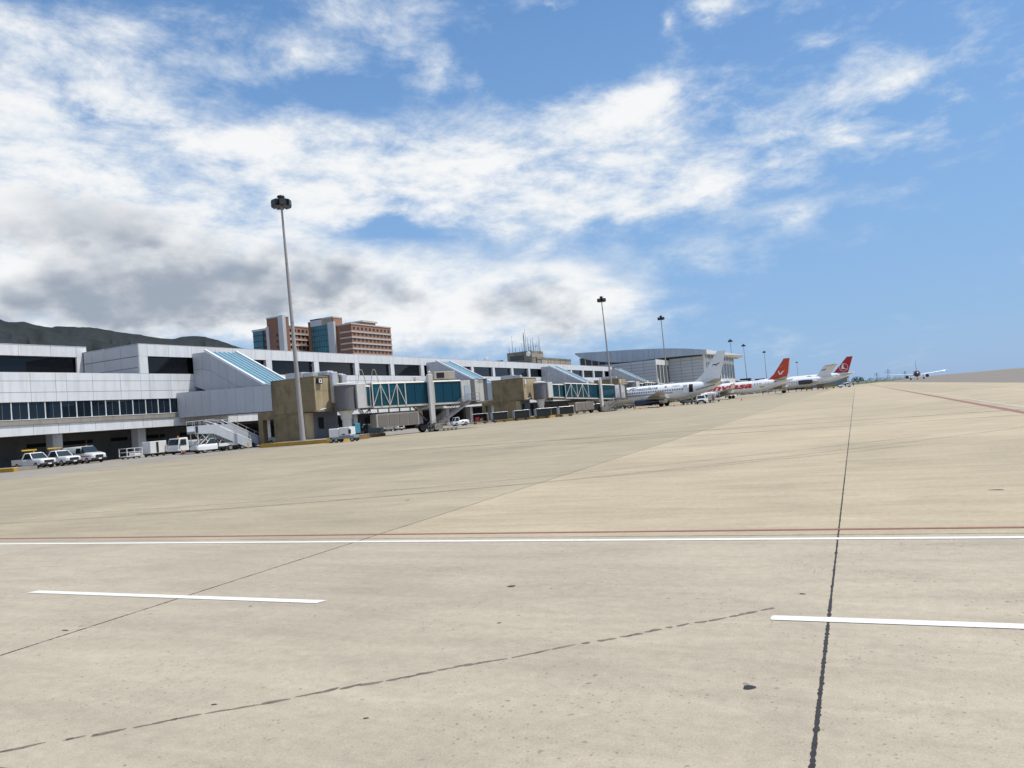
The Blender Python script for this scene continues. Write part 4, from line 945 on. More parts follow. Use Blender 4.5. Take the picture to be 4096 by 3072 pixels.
    tunnel(ti, s0+0.4, 1.25, 0.0, 2.65, m_tealglass, 2, 'inner_tunnel', True)
    tunnel(s0, s1, 1.55, -0.12, 2.95, m_tealglass, 4, 'truss_sleeve', False)
    tunnel(s1, L-0.1, 1.55, -0.12, 2.95, m_tealdark, 6, 'outer_tunnel', True)
    # cable hoops on the inner roof
    for t in (ti-0.4, s0+0.6):
        h = MB(); pts = [(t-0.5, -0.9, fl(t)+2.7), (t-0.1, -0.9, fl(t)+4.7), (t+0.1, -0.9, fl(t)+4.85), (t+0.3, -0.9, fl(t)+4.7), (t+0.8, -0.9, fl(t)+2.7)]
        for p, q in zip(pts[:-1], pts[1:]): h.tube(p, q, 0.045, n=6)
        h.build('cable_hoop', m_plant, b)
    # drive column and bogie
    tc = wheel_t
    MB().box(tc-0.35, tc+0.35, -2.15, -1.65, 0.9, fl(tc)+3.9).build('drive_column', m_colwhite, b, bevel=0.04)
    MB().box(tc-0.35, tc+0.35, 1.65, 2.15, 0.9, fl(tc)+3.9).build('drive_column', m_colwhite, b, bevel=0.04)
    MB().box(tc-0.25, tc+0.25, -2.0, 2.0, fl(tc)-0.7, fl(tc)-0.35).build('cross_beam', m_colwhite, b)
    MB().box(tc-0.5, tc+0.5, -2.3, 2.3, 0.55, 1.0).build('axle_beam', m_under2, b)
    wheel(b, tc-0.05, -1.3, 0.62, 0.62, 0.45); wheel(b, tc-0.05, 1.3, 0.62, 0.62, 0.45); wheel(b, tc+0.1, -2.35, 0.62, 0.62, 0.35)
    lm = MB(); lm.lathe([(0, 0.18), (0.3, 0.22), (0.45, 0.1)], (tc-0.0, -1.9, fl(tc)+3.9), 'z', 10); lm.lathe([(0, 0.14), (0.25, 0.16), (0.35, 0.08)], (tc-2.0, -1.0, fl(tc)+3.4), 'z', 10); lm.build('beacon', m_colwhite, b)
    # hydraulic strut
    MB().tube((tc-2.4, -0.8, fl(tc)-0.3), (tc-0.4, -0.8, 1.6), 0.12).build('strut', m_under2, b)
    # plant box hung below
    px = px or s0+0.3
    pb = MB().box(px, px+6.4, -1.35, 0.6, fl(px)-3.0, fl(px)-1.15).build('cooling_plant', m_plant, b, bevel=0.05)
    for k in range(4): MB().box(px+0.35+k*1.5, px+1.7+k*1.5, -1.40, -1.33, fl(px)-2.8, fl(px)-1.35).build('grille', m_mesh, pb)
    hg = MB()
    for k in range(4): hg.tube((px+0.7+k*1.6, -0.6, fl(px)-1.15), (px+0.7+k*1.6, -0.6, fl(px)-0.2), 0.09, n=6)
    hg.build('hangers', m_under2, b)
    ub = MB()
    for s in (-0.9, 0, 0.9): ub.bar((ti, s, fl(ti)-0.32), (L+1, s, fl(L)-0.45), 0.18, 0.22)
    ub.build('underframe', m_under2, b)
    # cab
    cx = L
    cabz = fl(L)
    MB().box(cx-0.2, cx+1.35, -1.75, 1.75, cabz-0.15, cabz+2.85).build('cab_wall', m_truss, b, bevel=0.03)
    MB().box(cx+0.3, cx+1.15, -1.80, -1.74, cabz+0.1, cabz+2.2).build('service_door', m_bluedoor, b)
    MB().lathe([(cabz-0.2, 1.7), (cabz+2.9, 1.7)], (cx+1.7, 0, 0), 'z', 20).build('cab_curtain', m_curtain, b, smooth=True)
    MB().box(cx+2.1, cx+3.6, -1.7, 1.7, cabz-0.3, cabz+2.9).build('cab_head', m_truss, b, bevel=0.03)
    hd = MB()
    for k in range(3): hd.box(cx+3.6+0.2*k, cx+3.77+0.2*k, -1.75-0.03*k, 1.75+0.03*k, cabz-0.2, cabz+2.95+0.05*k)
    hd.build('bellows', m_curtain, b)
    MB().box(cx+2.8, cx+4.7, -1.85, 1.85, cabz+2.95, cabz+3.08).build('cab_canopy', m_colwhite, b)
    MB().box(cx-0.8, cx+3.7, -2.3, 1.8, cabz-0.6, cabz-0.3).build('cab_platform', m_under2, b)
    # service stair from the cab door to the ground
    st = thing_part(b, 'service_stair'); n = 12; x_top, x_bot = cx+0.6, cx-6.2
    m = MB(); yA, yB = -2.9, -2.1
    for s in (yA, yB): m.bar((x_top, s, cabz-0.1), (x_bot, s, 0.15), 0.08, 0.28)
    m.box(x_top-0.2, cx+2.0, yA-0.1, yB+0.4, cabz-0.2, cabz-0.08); m.build('stringer', m_stair, st, local=True)
    for k in range(n):
        f = (k+0.5)/n; xx = x_top+(x_bot-x_top)*f; zz = (cabz-0.1)*(1-f)+0.15*f; MB().box(xx-0.14, xx+0.14, yA, yB, zz, zz+0.04).build('tread', m_stair, st, local=True)
    r = MB()
    for s in (yA-0.03, yB+0.03):
        for h in (0.55, 1.05): r.tube((x_top, s, cabz-0.1+h), (x_bot, s, 0.15+h), 0.03, n=5)
        for k in range(6):
            f = k/5; xx = x_top+(x_bot-x_top)*f; zz = (cabz-0.1)*(1-f)+0.15*f; r.tube((xx, s, zz), (xx, s, zz+1.05), 0.028, n=5)
    for h in (0.55, 1.05): r.tube((x_top, yA, cabz-0.1+h), (cx+2.0, yA, cabz-0.1+h), 0.03, n=5)
    for xx in (x_top, cx+1.2, cx+2.0): r.tube((xx, yA, cabz-0.1), (xx, yA, cabz+1.0), 0.03, n=5)
    r.build('handrail', m_stair, st, local=True)
    wm = MB(); 
    wheel(st, x_bot+0.3, yA, 0.14, 0.14, 0.1); wheel(st, x_bot+0.3, yB, 0.14, 0.14, 0.1)
    if extra: extra(b, fl, L)
    return b
def thing_part(parent, name):
    o = MB().box(-0.001, 0.001, -0.001, 0.001, -0.001, 0.001)
    e = bpy.data.objects.new(name, None); COL.objects.link(e); e.parent = parent; e.empty_display_size = 0.2; return e
def roof_unit(b, fl, L):
    u = MB().box(L-4.0, L-0.6, -1.0, 0.6, fl(L)+3.25, fl(L)+4.35).build('roof_unit', m_plant, b, bevel=0.04)
    MB().box(L-3.6, L-2.4, -1.05, -0.98, fl(L)+3.45, fl(L)+4.2).build('grille', m_black, u)
jet_bridge(-63.2, 82.4, 60, 2.4, 3.25, 8.05, 17.0, 4.25, 3.95, 'teal glass jet bridge with white trusses beside the gate 12 house', extra=roof_unit, wheel_t=11.75)
jet_bridge(-63.2, 147.2, 71.5, 2.6, 6.4, 14.2, 24.0, 4.3, 2.95, 'jet bridge docked at the nose of the green-striped airliner', wheel_t=18.2, px=9.6)
jet_bridge(-63.2, 212.2, 70, 2.6, 5.0, 9.0, 14.5, 4.3, 3.3, 'jet bridge half hidden behind the green-striped airliner fuselage', wheel_t=11)

# ------------------------------------------------------------------ vehicles
m_carwhite = pbr('vehicle_white', (0.74, 0.74, 0.73), 0.28, var=0.03, scale=2, coat=0.4, dirt=0.12, dirtcol=(0.4, 0.36, 0.3), dscale=2)
m_carglass = pbr('vehicle_glass', (0.02, 0.035, 0.045), 0.06, var=0.1)
m_trimblk = pbr('vehicle_trim', (0.02, 0.02, 0.021), 0.55)
m_amber = pbr('amber_lens', (0.55, 0.16, 0.03), 0.25)
m_yellow = pbr('safety_yellow', (0.60, 0.38, 0.03), 0.5, var=0.08, dirt=0.3)
m_redpaint = pbr('red_stripe', (0.45, 0.03, 0.025), 0.4)
m_chrome = pbr('chrome', (0.6, 0.6, 0.6), 0.2, metal=0.8)
m_lampw = pbr('headlamp', (0.75, 0.76, 0.78), 0.1)
m_darktruck = pbr('dark_truck_paint', (0.045, 0.055, 0.065), 0.4)
m_bluegreen = pbr('blue_green_paint', (0.10, 0.17, 0.20), 0.5)
m_cartgrey = pbr('cart_grey_canvas', (0.33, 0.37, 0.40), 0.7, var=0.06)
m_cartdark = pbr('cart_dark_curtain', (0.022, 0.026, 0.024), 0.75)
m_alu = pbr('aluminium', (0.62, 0.63, 0.65), 0.35, metal=0.5, var=0.05)
m_orange = pbr('cone_orange', (0.75, 0.085, 0.02), 0.5)
m_blue = pbr('blue_box', (0.06, 0.25, 0.34), 0.5)
m_gpublue = pbr('gpu_blue_grey', (0.20, 0.26, 0.29), 0.45, dirt=0.2)

def shell(sections, name, mat, parent, bev=0.05):
    """loft of rectangular sections along x: (x, half width at bottom, half width at top, z0, z1)"""
    rs = []
    for x, wb, wt, z0, z1 in sections:
        c = min(bev*1.6, (z1-z0)*0.25)
        rs.append([(x, -wb, z0), (x, wb, z0), (x, wb*0.5+wt*0.5+bev*0.3, (z0+z1)/2), (x, wt, z1-c), (x, wt-c, z1), (x, -wt+c, z1), (x, -wt, z1-c), (x, -(wb*0.5+wt*0.5+bev*0.3), (z0+z1)/2)])
    return MB().rings(rs).build(name, mat, parent, smooth=True, local=True)
def common(v, L, wb, W, r, zf=0.5, back=True):
    fx = L/2-0.95; 
    for s in (-1, 1):
        wheel(v, fx, s*(W/2-0.12), r, r, 0.24); wheel(v, fx-wb, s*(W/2-0.12), r, r, 0.24)
def pickup(x, y, rz, label, bar=None, cab2=False, paint=None, W=1.9, L=5.3, H=1.82, group=None, bullbar=True):
    paint = paint or m_carwhite
    v = thing('pickup_truck', label, 'pickup truck', (x, y, 0), rz, group)
    f = L/2
    hood = f-0.1; ws = f-1.55; rf = ws-0.62; rb = rf-(1.75 if cab2 else 0.85); cb_ = rb-0.28
    shell([(f, W/2-0.16, W/2-0.2, 0.52, 0.92), (f-0.12, W/2-0.02, W/2-0.08, 0.42, 1.02), (f-0.7, W/2, W/2-0.06, 0.40, 1.08), (ws+0.05, W/2, W/2-0.04, 0.40, 1.13), (cb_, W/2, W/2-0.04, 0.40, 1.13)], 'body', paint, v)
    bed_ = MB(); bx0 = -f+0.1; bx1 = cb_-0.03
    bed_.box(bx0, bx1, -W/2, W/2, 0.5, 0.72); bed_.box(bx0, bx1, -W/2, -W/2+0.09, 0.72, 1.15); bed_.box(bx0, bx1, W/2-0.09, W/2, 0.72, 1.15); bed_.box(bx0, bx0+0.08, -W/2+0.09, W/2-0.09, 0.72, 1.12); bed_.box(bx1-0.08, bx1, -W/2+0.09, W/2-0.09, 0.72, 1.15)
    bed_.build('load_bed', paint, v, local=True)
    MB().hexa([(ws, -W/2+0.06, 1.12), (cb_, -W/2+0.06, 1.12), (cb_, W/2-0.06, 1.12), (ws, W/2-0.06, 1.12)], [(rf, -W/2+0.22, H-0.07), (rb, -W/2+0.22, H-0.07), (rb, W/2-0.22, H-0.07), (rf, W/2-0.22, H-0.07)]).build('windows', m_carglass, v, local=True)
    MB().hexa([(rf+0.03, -W/2+0.2, H-0.08), (rb-0.05, -W/2+0.2, H-0.08), (rb-0.05, W/2-0.2, H-0.08), (rf+0.03, W/2-0.2, H-0.08)], [(rf-0.08, -W/2+0.28, H), (rb+0.03, -W/2+0.28, H), (rb+0.03, W/2-0.28, H), (rf-0.08, W/2-0.28, H)]).build('roof', paint, v, local=True)
    pm = MB()
    for s in (-1, 1):
        pm.bar((ws, s*(W/2-0.05), 1.12), (rf+0.02, s*(W/2-0.21), H-0.06), 0.07); pm.bar((cb_, s*(W/2-0.05), 1.12), (rb, s*(W/2-0.21), H-0.06), 0.12)
        if cab2: xm = (ws+cb_)/2-0.1; pm.bar((xm, s*(W/2-0.05), 1.12), (xm, s*(W/2-0.21), H-0.06), 0.09)
    pm.build('pillars', paint, v, local=True)
    MB().box(f-0.02, f+0.03, -0.55, 0.55, 0.62, 0.90).build('grille', m_trimblk, v, local=True)
    MB().box(f-0.25, f+0.14, -W/2+0.02, W/2-0.02, 0.36, 0.58).build('bumper', m_trimblk if bullbar else m_chrome, v, bevel=0.04, local=True)
    for s in (-1, 1):
        MB().box(f-0.10, f+0.02, s*0.62-0.17, s*0.62+0.17, 0.68, 0.90).build('headlight', m_lampw, v, local=True); MB().box(ws-0.15, ws-0.02, s*(W/2+0.13)-0.11, s*(W/2+0.13)+0.11, 1.1, 1.28).build('mirror', m_trimblk, v, local=True)
        MB().box(ws-0.95, ws-0.8, s*(W/2)-0.012, s*(W/2)+0.012, 0.92, 0.96).build('door_handle', m_trimblk, v, local=True)
    MB().box(f+0.14, f+0.16, -0.2, 0.2, 0.42, 0.54).build('number_plate', m_signwht, v, local=True)
    MB().lathe([(0, 0.1), (0.12, 0.1), (0.16, 0.05)], (rf-0.4, 0, H), 'z', 10).build('beacon', m_amber, v, local=True)
    if bar:
        m = MB(); m.box(-f+0.3, bx1-0.1, -0.8, 0.8, 0.75, 1.5); m.build('cargo', m_trimblk, v, local=True)
        m = MB(); m.bar((bx1-0.1, -W/2+0.1, H+0.32), (bx1-0.1, W/2-0.1, H+0.32), 0.18, 0.16)
        m.build('ladder_rack', bar, v, local=True)
        m = MB()
        for s in (-1, 1): m.bar((bx1-0.1, s*(W/2-0.12), 1.15), (bx1-0.1, s*(W/2-0.12), H+0.25), 0.07)
        m.build('rack_posts', m_trimblk, v, local=True)
    common(v, L, 3.3, W, 0.37); return v
def van(x, y, rz, label):
    v = thing('panel_van', label, 'van', (x, y, 0), rz); W, L, H = 2.0, 5.5, 2.08; f = L/2
    shell([(f, W/2-0.2, W/2-0.25, 0.5, 0.95), (f-0.1, W/2-0.03, W/2-0.1, 0.42, 1.08), (f-0.75, W/2, W/2-0.06, 0.38, 1.22), (f-1.35, W/2, W/2-0.06, 0.38, 1.28), (f-2.0, W/2, W/2-0.05, 0.38, 1.28)], 'nose', m_carwhite, v)
    shell([(f-1.98, W/2, W/2-0.17, 0.38, H-0.02), (f-2.6, W/2, W/2-0.16, 0.38, H), (-f+0.15, W/2, W/2-0.16, 0.38, H-0.02), (-f, W/2-0.05, W/2-0.22, 0.4, H-0.12)], 'body', m_carwhite, v, 0.08)
    MB().hexa([(f-1.28, -W/2+0.06, 1.26), (f-2.0, -W/2+0.06, 1.26), (f-2.0, W/2-0.06, 1.26), (f-1.28, W/2-0.06, 1.26)], [(f-1.9, -W/2+0.22, H-0.08), (f-2.02, -W/2+0.2, H-0.08), (f-2.02, W/2-0.2, H-0.08), (f-1.9, W/2-0.22, H-0.08)]).build('windscreen', m_carglass, v, local=True)
    for s in (-1, 1):
        MB().hexa([(f-1.9, s*(W/2-0.005)-0.02, 1.22), (f-2.85, s*(W/2-0.005)-0.02, 1.22), (f-2.85, s*(W/2-0.005)+0.02, 1.22), (f-1.9, s*(W/2-0.005)+0.02, 1.22)], [(f-2.1, s*(W/2-0.11)-0.02, 1.85), (f-2.85, s*(W/2-0.11)-0.02, 1.85), (f-2.85, s*(W/2-0.11)+0.02, 1.85), (f-2.1, s*(W/2-0.11)+0.02, 1.85)]).build('side_window', m_carglass, v, local=True)
        MB().box(f-0.12, f+0.02, s*0.66-0.18, s*0.66+0.18, 0.72, 0.92).build('headlight', m_lampw, v, local=True); MB().box(f-1.75, f-1.6, s*(W/2+0.14)-0.1, s*(W/2+0.14)+0.1, 1.2, 1.45).build('mirror', m_trimblk, v, local=True)
        MB().box(-f+0.2, f-0.4, s*(W/2+0.018)-0.012, s*(W/2+0.018)+0.012, 0.80, 0.90).build('red_stripe', m_redpaint, v, local=True)
    MB().box(f-0.02, f+0.03, -0.5, 0.5, 0.62, 0.95).build('grille', m_trimblk, v, local=True); MB().box(f-0.2, f+0.12, -W/2+0.03, W/2-0.03, 0.36, 0.60).build('bumper', m_trimblk, v, bevel=0.04, local=True)
    MB().box(f+0.12, f+0.14, -0.2, 0.2, 0.42, 0.55).build('number_plate', m_signwht, v, local=True); MB().lathe([(0, 0.1), (0.14, 0.09)], (f-2.5, 0.2, H-0.02), 'z', 10).build('beacon', m_amber, v, local=True)
    common(v, L, 3.4, W, 0.36); return v
grp = 'pickup trucks parked nose out under the terminal'
pickup(-87.0, 56.0, 0.0, 'white pickup with an orange-yellow rack bar, leftmost of the parked row', m_yellow, group=grp)
pickup(-87.0, 59.0, 0.0, 'white pickup with a yellow rack bar between another pickup and the van', m_yellow, group=grp)
van(-87.1, 62.2, 0.0, 'white panel van with a red side stripe parked beside the pickups')
pickup(-86.5, 127.0, R_(-18), 'white crew-cab pickup parked under the first jet bridge, front one', cab2=True, bullbar=False)
pickup(-88.6, 122.8, R_(-18), 'white crew-cab pickup half behind a dark truck under the first jet bridge', cab2=True, bullbar=False)
pickup(-86.4, 120.2, R_(-18), 'dark blue pickup in the shade behind the hanging cables', paint=m_darktruck, cab2=True)
pickup(-76.0, 84.8, R_(200), 'white pickup glimpsed through the brown portal beside gate 12', cab2=True)
pickup(-33.7, 163.5, R_(-78), 'white pickup facing the camera below the green-striped airliner tail', cab2=True)

def flatbed(x, y, rz, label):
    v = thing('flatbed_lorry', label, 'lorry', (x, y, 0), rz); W = 1.95
    shell([(3.05, W/2-0.05, W/2-0.1, 0.5, 1.05), (3.0, W/2, W/2-0.08, 0.45, 1.2), (2.75, W/2, W/2-0.12, 0.45, 2.1), (1.35, W/2, W/2-0.12, 0.45, 2.12), (1.3, W/2, W/2-0.14, 0.5, 2.08)], 'cab', m_carwhite, v)
    MB().hexa([(3.02, -W/2+0.14, 1.22), (2.98, -W/2+0.14, 1.22), (2.98, W/2-0.14, 1.22), (3.02, W/2-0.14, 1.22)], [(2.80, -W/2+0.2, 1.95), (2.7, -W/2+0.2, 1.95), (2.7, W/2-0.2, 1.95), (2.80, W/2-0.2, 1.95)]).build('windscreen', m_carglass, v, local=True)
    for s in (-1, 1):
        MB().hexa([(2.8, s*(W/2+0.005)-0.02, 1.2), (1.7, s*(W/2+0.005)-0.02, 1.2), (1.7, s*(W/2+0.005)+0.02, 1.2), (2.8, s*(W/2+0.005)+0.02, 1.2)], [(2.6, s*(W/2-0.09)-0.02, 1.9), (1.7, s*(W/2-0.09)-0.02, 1.9), (1.7, s*(W/2-0.09)+0.02, 1.9), (2.6, s*(W/2-0.09)+0.02, 1.9)]).build('side_window', m_carglass, v, local=True)
        MB().box(2.98, 3.08, s*0.65-0.16, s*0.65+0.16, 0.72, 0.92).build('headlight', m_lampw, v, local=True); MB().box(2.7, 2.85, s*(W/2+0.2)-0.09, s*(W/2+0.2)+0.09, 1.35, 1.75).build('mirror', m_trimblk, v, local=True)
    MB().box(2.95, 3.12, -W/2+0.02, W/2-0.02, 0.42, 0.66).build('bumper', m_carwhite, v, bevel=0.03, local=True)
    MB().box(-3.4, 1.2, -0.4, 0.4, 0.55, 0.8).build('chassis', m_trimblk, v, local=True)
    bd = MB().box(-3.5, 1.15, -W/2-0.05, W/2+0.05, 0.85, 0.98).build('deck', m_trimblk, v, local=True)
    for s in (-1, 1): MB().box(-3.5, 1.15, s*(W/2+0.02)-0.03, s*(W/2+0.02)+0.03, 0.98, 1.36).build('drop_side', m_alu, bd, local=True)
    MB().box(1.0, 1.12, -W/2, W/2, 0.98, 1.55).build('headboard', m_alu, bd, local=True)
    MB().lathe([(-3.0, 0.2), (-2.9, 0.36), (0.6, 0.36), (0.7, 0.2)], (0, 0, 1.36), 'x', 16).build('tank', m_duct, v, smooth=True, local=True)
    MB().lathe([(0, 0.11), (0.2, 0.11), (0.25, 0.05)], (2.1, 0, 2.12), 'z', 10).build('beacon', m_amber, v, local=True)
    for s in (-1, 1): wheel(v, 2.15, s*0.82, 0.38, 0.38, 0.24); wheel(v, -1.6, s*0.80, 0.38, 0.38, 0.4)
    return v
flatbed(-82.6, 74.2, R_(-86), 'white cab-over flatbed lorry with a red beacon facing left')

m_stairpanel = pbr('stair_panel', (0.46, 0.49, 0.53), 0.4, var=0.08, scale=1.5, dirt=0.2, dirtcol=(.3, .3, .3))
def stair_truck(x, y, rz, label, cab=True, s=1.0):
    v = thing('boarding_stairs', label, 'boarding stairs', (x, y, 0), rz, 'mobile boarding stairs by the gate 12 kerb'); W = 1.75
    # local x: forwards (cab) ; stairs climb from the rear (-x) to a platform above the cab
    MB().box(-3.2, 3.1 if cab else 1.8, -0.75, 0.75, 0.45, 0.62).build('chassis', m_trimblk, v, local=True)
    if cab:
        shell([(3.3, W/2-0.12, W/2-0.16, 0.5, 0.85), (3.15, W/2, W/2-0.06, 0.4, 1.0), (2.2, W/2, W/2-0.05, 0.38, 1.1), (0.6, W/2, W/2-0.05, 0.38, 1.1)], 'cab_body', m_carwhite, v)
        MB().hexa([(2.2, -W/2+0.06, 1.08), (0.7, -W/2+0.06, 1.08), (0.7, W/2-0.06, 1.08), (2.2, W/2-0.06, 1.08)], [(1.5, -W/2+0.2, 1.68), (0.75, -W/2+0.2, 1.68), (0.75, W/2-0.2, 1.68), (1.5, W/2-0.2, 1.68)]).build('cab_windows', m_carglass, v, local=True)
        MB().box(0.7, 1.45, -W/2+0.2, W/2-0.2, 1.68, 1.74).build('cab_roof', m_carwhite, v, local=True)
        for sg in (-1, 1): MB().box(3.2, 3.31, sg*0.6-0.14, sg*0.6+0.14, 0.66, 0.84).build('headlight', m_lampw, v, local=True); MB().bar((2.15, sg*(W/2-0.04), 1.08), (1.5, sg*(W/2-0.19), 1.68), 0.06).build('pillar', m_carwhite, v, local=True)
    st = thing_part(v, 'stair_flight'); n = 14; xb, zb, xt, zt = -4.2, 0.45, 0.9, 2.72
    for sg in (-1, 1):
        MB().prism([(xb-0.1, zb-0.25), (xb+0.5, zb-0.3), (xt+0.1, zt-0.45), (xt+2.6, zt-0.3), (xt+2.6, zt+0.65), (xt-0.1, zt+0.65), (xb-0.1, zb+0.5)], 'y', sg*0.82-0.03, sg*0.82+0.03).build('side_panel', m_stairpanel, st, local=True)
        MB().bar((xb-0.1, sg*0.82, zb+0.60), (xt-0.1, sg*0.82, zt+0.80), 0.10, 0.10).build('side_rail', m_carwhite, st, local=True)
        r = MB(); r.tube((xb, sg*0.84, zb+1.15), (xt, sg*0.84, zt+1.3), 0.03, n=6); r.tube((xt, sg*0.84, zt+1.3), (xt+2.6, sg*0.84, zt+1.2), 0.03, n=6)
        for k in range(5): f = k/4; r.tube((xb+(xt-xb)*f, sg*0.84, zb+(zt-zb)*f+0.6), (xb+(xt-xb)*f, sg*0.84, zb+(zt-zb)*f+1.15+0.15*f), 0.025, n=5)
        for xx in (xt+0.9, xt+1.8, xt+2.6): r.tube((xx, sg*0.84, zt+0.7), (xx, sg*0.84, zt+1.25), 0.025, n=5)
        r.build('handrail', m_alu, st, local=True)
    for k in range(n): f = (k+0.5)/n; xx = xb+(xt-xb)*f; zz = zb+(zt-zb)*f; MB().box(xx-0.19, xx+0.19, -0.79, 0.79, zz-0.04, zz).build('tread', m_alu, st, local=True)
    MB().box(xt, xt+2.6, -0.79, 0.79, zt-0.1, zt).build('platform', m_alu, st, local=True)
    for sg in (-1, 1): MB().box(xt+2.2, xt+2.5, sg*0.86-0.03, sg*0.86+0.03, zt-0.2, zt+0.6).build('hatch', m_trimblk, st, local=True) if cab else None
    m = MB()
    for sg in (-1, 1):
        m.bar((xt+0.3, sg*0.7, 0.6), (xt+1.6, sg*0.7, zt-0.4), 0.09); m.bar((xt+1.9, sg*0.7, 0.6 if not cab else 1.1), (xt+0.6, sg*0.7, zt-0.5), 0.09); m.bar((xt+2.2, sg*0.75, 1.0), (xt+2.2, sg*0.75, zt-0.3), 0.08)
    m.build('scissor_frame', m_truss, v, local=True)
    MB().box(-2.4, 0.3, -0.7, 0.7, 0.62, 1.0).build('skirt', m_carwhite, v, local=True)
    MB().box(-3.9, -3.6, -0.86, 0.86, 0.28, 0.75).build('rear_guard', m_yellow, v, local=True)
    for sg in (-1, 1): wheel(v, 2.35, sg*0.74, 0.36, 0.36, 0.22); wheel(v, -1.2, sg*0.74, 0.36, 0.36, 0.22); wheel(v, -2.9, sg*0.72, 0.26, 0.26, 0.2)
    return v
stair_truck(-74.3, 70.9, R_(-100), 'white boarding stairs mounted on a small cab truck, nearer of two')
stair_truck(-77.0, 76.0, R_(-98), 'white boarding stairs without a cab, the rear one by the kerb', cab=False)

def cage(x, y, rz, label):
    t = thing('wire_cage_trolley', label, 'trolley', (x, y, 0), rz); m = MB()
    for xx in (-1.1, 0, 1.1):
        for yy in (-0.7, 0.7): m.bar((xx, yy, 0.3), (xx, yy, 1.35), 0.07)
    for z in (0.35, 0.85, 1.33):
        for yy in (-0.7, 0.7): m.bar((-1.1, yy, z), (1.1, yy, z), 0.06)
        for xx in (-1.1, 1.1): m.bar((xx, -0.7, z), (xx, 0.7, z), 0.06)
    m.build('frame', m_carwhite, t, local=True); MB().box(-1.1, 1.1, -0.7, 0.7, 0.25, 0.33).build('deck', m_alu, t, local=True); MB().box(0.1, 1.0, -0.5, 0.5, 0.33, 0.7).build('white_box', m_carwhite, t, bevel=0.05, local=True)
    for xx in (-0.8, 0.8):
        for yy in (-0.5, 0.5): wheel(t, xx, yy, 0.14, 0.14, 0.1)
cage(-85.0, 67.0, R_(90), 'white open frame trolley between van and box cart')
def box_cart(x, y, rz, label):
    t = thing('box_cart', label, 'cart', (x, y, 0), rz)
    MB().box(-1.25, 1.25, -0.75, 0.75, 0.42, 1.95).build('container', m_carwhite, t, bevel=0.04, local=True); MB().box(-0.35, 0.0, -0.78, -0.74, 0.5, 1.85).build('door_gap', m_cartdark, t, local=True); MB().box(-1.2, 1.2, -0.7, 0.7, 0.32, 0.42).build('frame', m_trimblk, t, local=True)
    MB().box(1.3, 1.7, -0.6, 0.6, 0.4, 1.7).build('end_unit', m_plant, t, bevel=0.05, local=True)
    for xx in (-0.85, 0.85):
        for yy in (-0.6, 0.6): wheel(t, xx, yy, 0.2, 0.2, 0.14)
box_cart(-84.6, 70.2, R_(90), 'white box cart with a dark door gap behind the flatbed cab')

def gpu(x, y, rz, label):
    t = thing('ground_power_unit', label, 'power unit', (x, y, 0), rz)
    MB().box(-1.45, -0.25, -0.75, 0.75, 0.62, 1.62).build('generator_hood', m_carwhite, t, bevel=0.06, local=True); MB().box(-0.22, 1.15, -0.72, 0.72, 0.75, 1.68).build('control_cabinet', m_carwhite, t, bevel=0.05, local=True)
    MB().box(-1.2, 1.6, -0.7, 0.7, 0.38, 0.72).build('chassis', m_gpublue, t, bevel=0.05, local=True); MB().box(-1.75, -1.4, -0.7, 0.7, 0.25, 0.65).build('tow_guard', m_yellow, t, local=True)
    MB().bar((-1.55, 0, 0.3), (-1.55, 0, 1.6), 0.08).build('tow_bar', m_yellow, t, local=True); MB().box(0.95, 1.25, -0.76, -0.70, 0.9, 1.4).build('panel_hatch', m_trimblk, t, local=True)
    MB().box(0.1, 0.5, -0.735, -0.72, 0.82, 0.95).build('lettering_patch', m_trimblk, t, local=True)
    for xx in (-1.3, -0.65, 1.3):
        for yy in (-0.6, 0.6): wheel(t, xx, yy, 0.29, 0.29, 0.18)
gpu(-55.2, 71.2, R_(12), 'white and blue-grey ground power unit beside the yellow kerb end')

def tug(x, y, rz, label):
    t = thing('baggage_tug', label, 'tow tractor', (x, y, 0), rz); W = 1.5
    shell([(1.6, W/2-0.1, W/2-0.15, 0.4, 0.7), (1.5, W/2, W/2-0.05, 0.35, 0.85), (0.5, W/2, W/2-0.05, 0.32, 0.95), (-1.0, W/2, W/2-0.05, 0.32, 1.08), (-1.6, W/2, W/2-0.08, 0.36, 1.0)], 'body', m_carwhite, t)
    MB().hexa([(1.25, -0.68, 0.85), (0.3, -0.68, 0.85), (0.3, 0.68, 0.85), (1.25, 0.68, 0.85)], [(0.95, -0.62, 1.55), (0.35, -0.62, 1.55), (0.35, 0.62, 1.55), (0.95, 0.62, 1.55)]).build('cab_glass', m_carglass, t, local=True)
    p = MB()
    for s in (-1, 1): p.bar((1.27, s*0.68, 0.85), (0.97, s*0.62, 1.55), 0.07); p.bar((0.3, s*0.68, 0.85), (0.33, s*0.62, 1.55), 0.1)
    p.build('cab_frame', m_carwhite, t, local=True); MB().box(0.25, 1.05, -0.68, 0.68, 1.55, 1.62).build('cab_roof', m_carwhite, t, bevel=0.02, local=True)
    MB().box(-1.75, -1.58, -0.65, 0.65, 0.3, 0.85).build('rear_guard', m_yellow, t, local=True)
    MB().box(-0.6, -0.1, W/2-0.0, W/2+0.02, 0.72, 0.82).build('lettering', m_trimblk, t, local=True)
    for s in (-1, 1): wheel(t, 0.9, s*0.68, 0.32, 0.32, 0.22); wheel(t, -0.95, s*0.68, 0.34, 0.34, 0.25); MB().lathe([(0, 0.12), (0.05, 0.12)], (-1.62, s*0.4, 0.9), 'x', 10).build('lamp', m_lampw, t, local=True)
tug(-69.9, 124.3, R_(-128), 'white baggage tug at the head of the cart train')
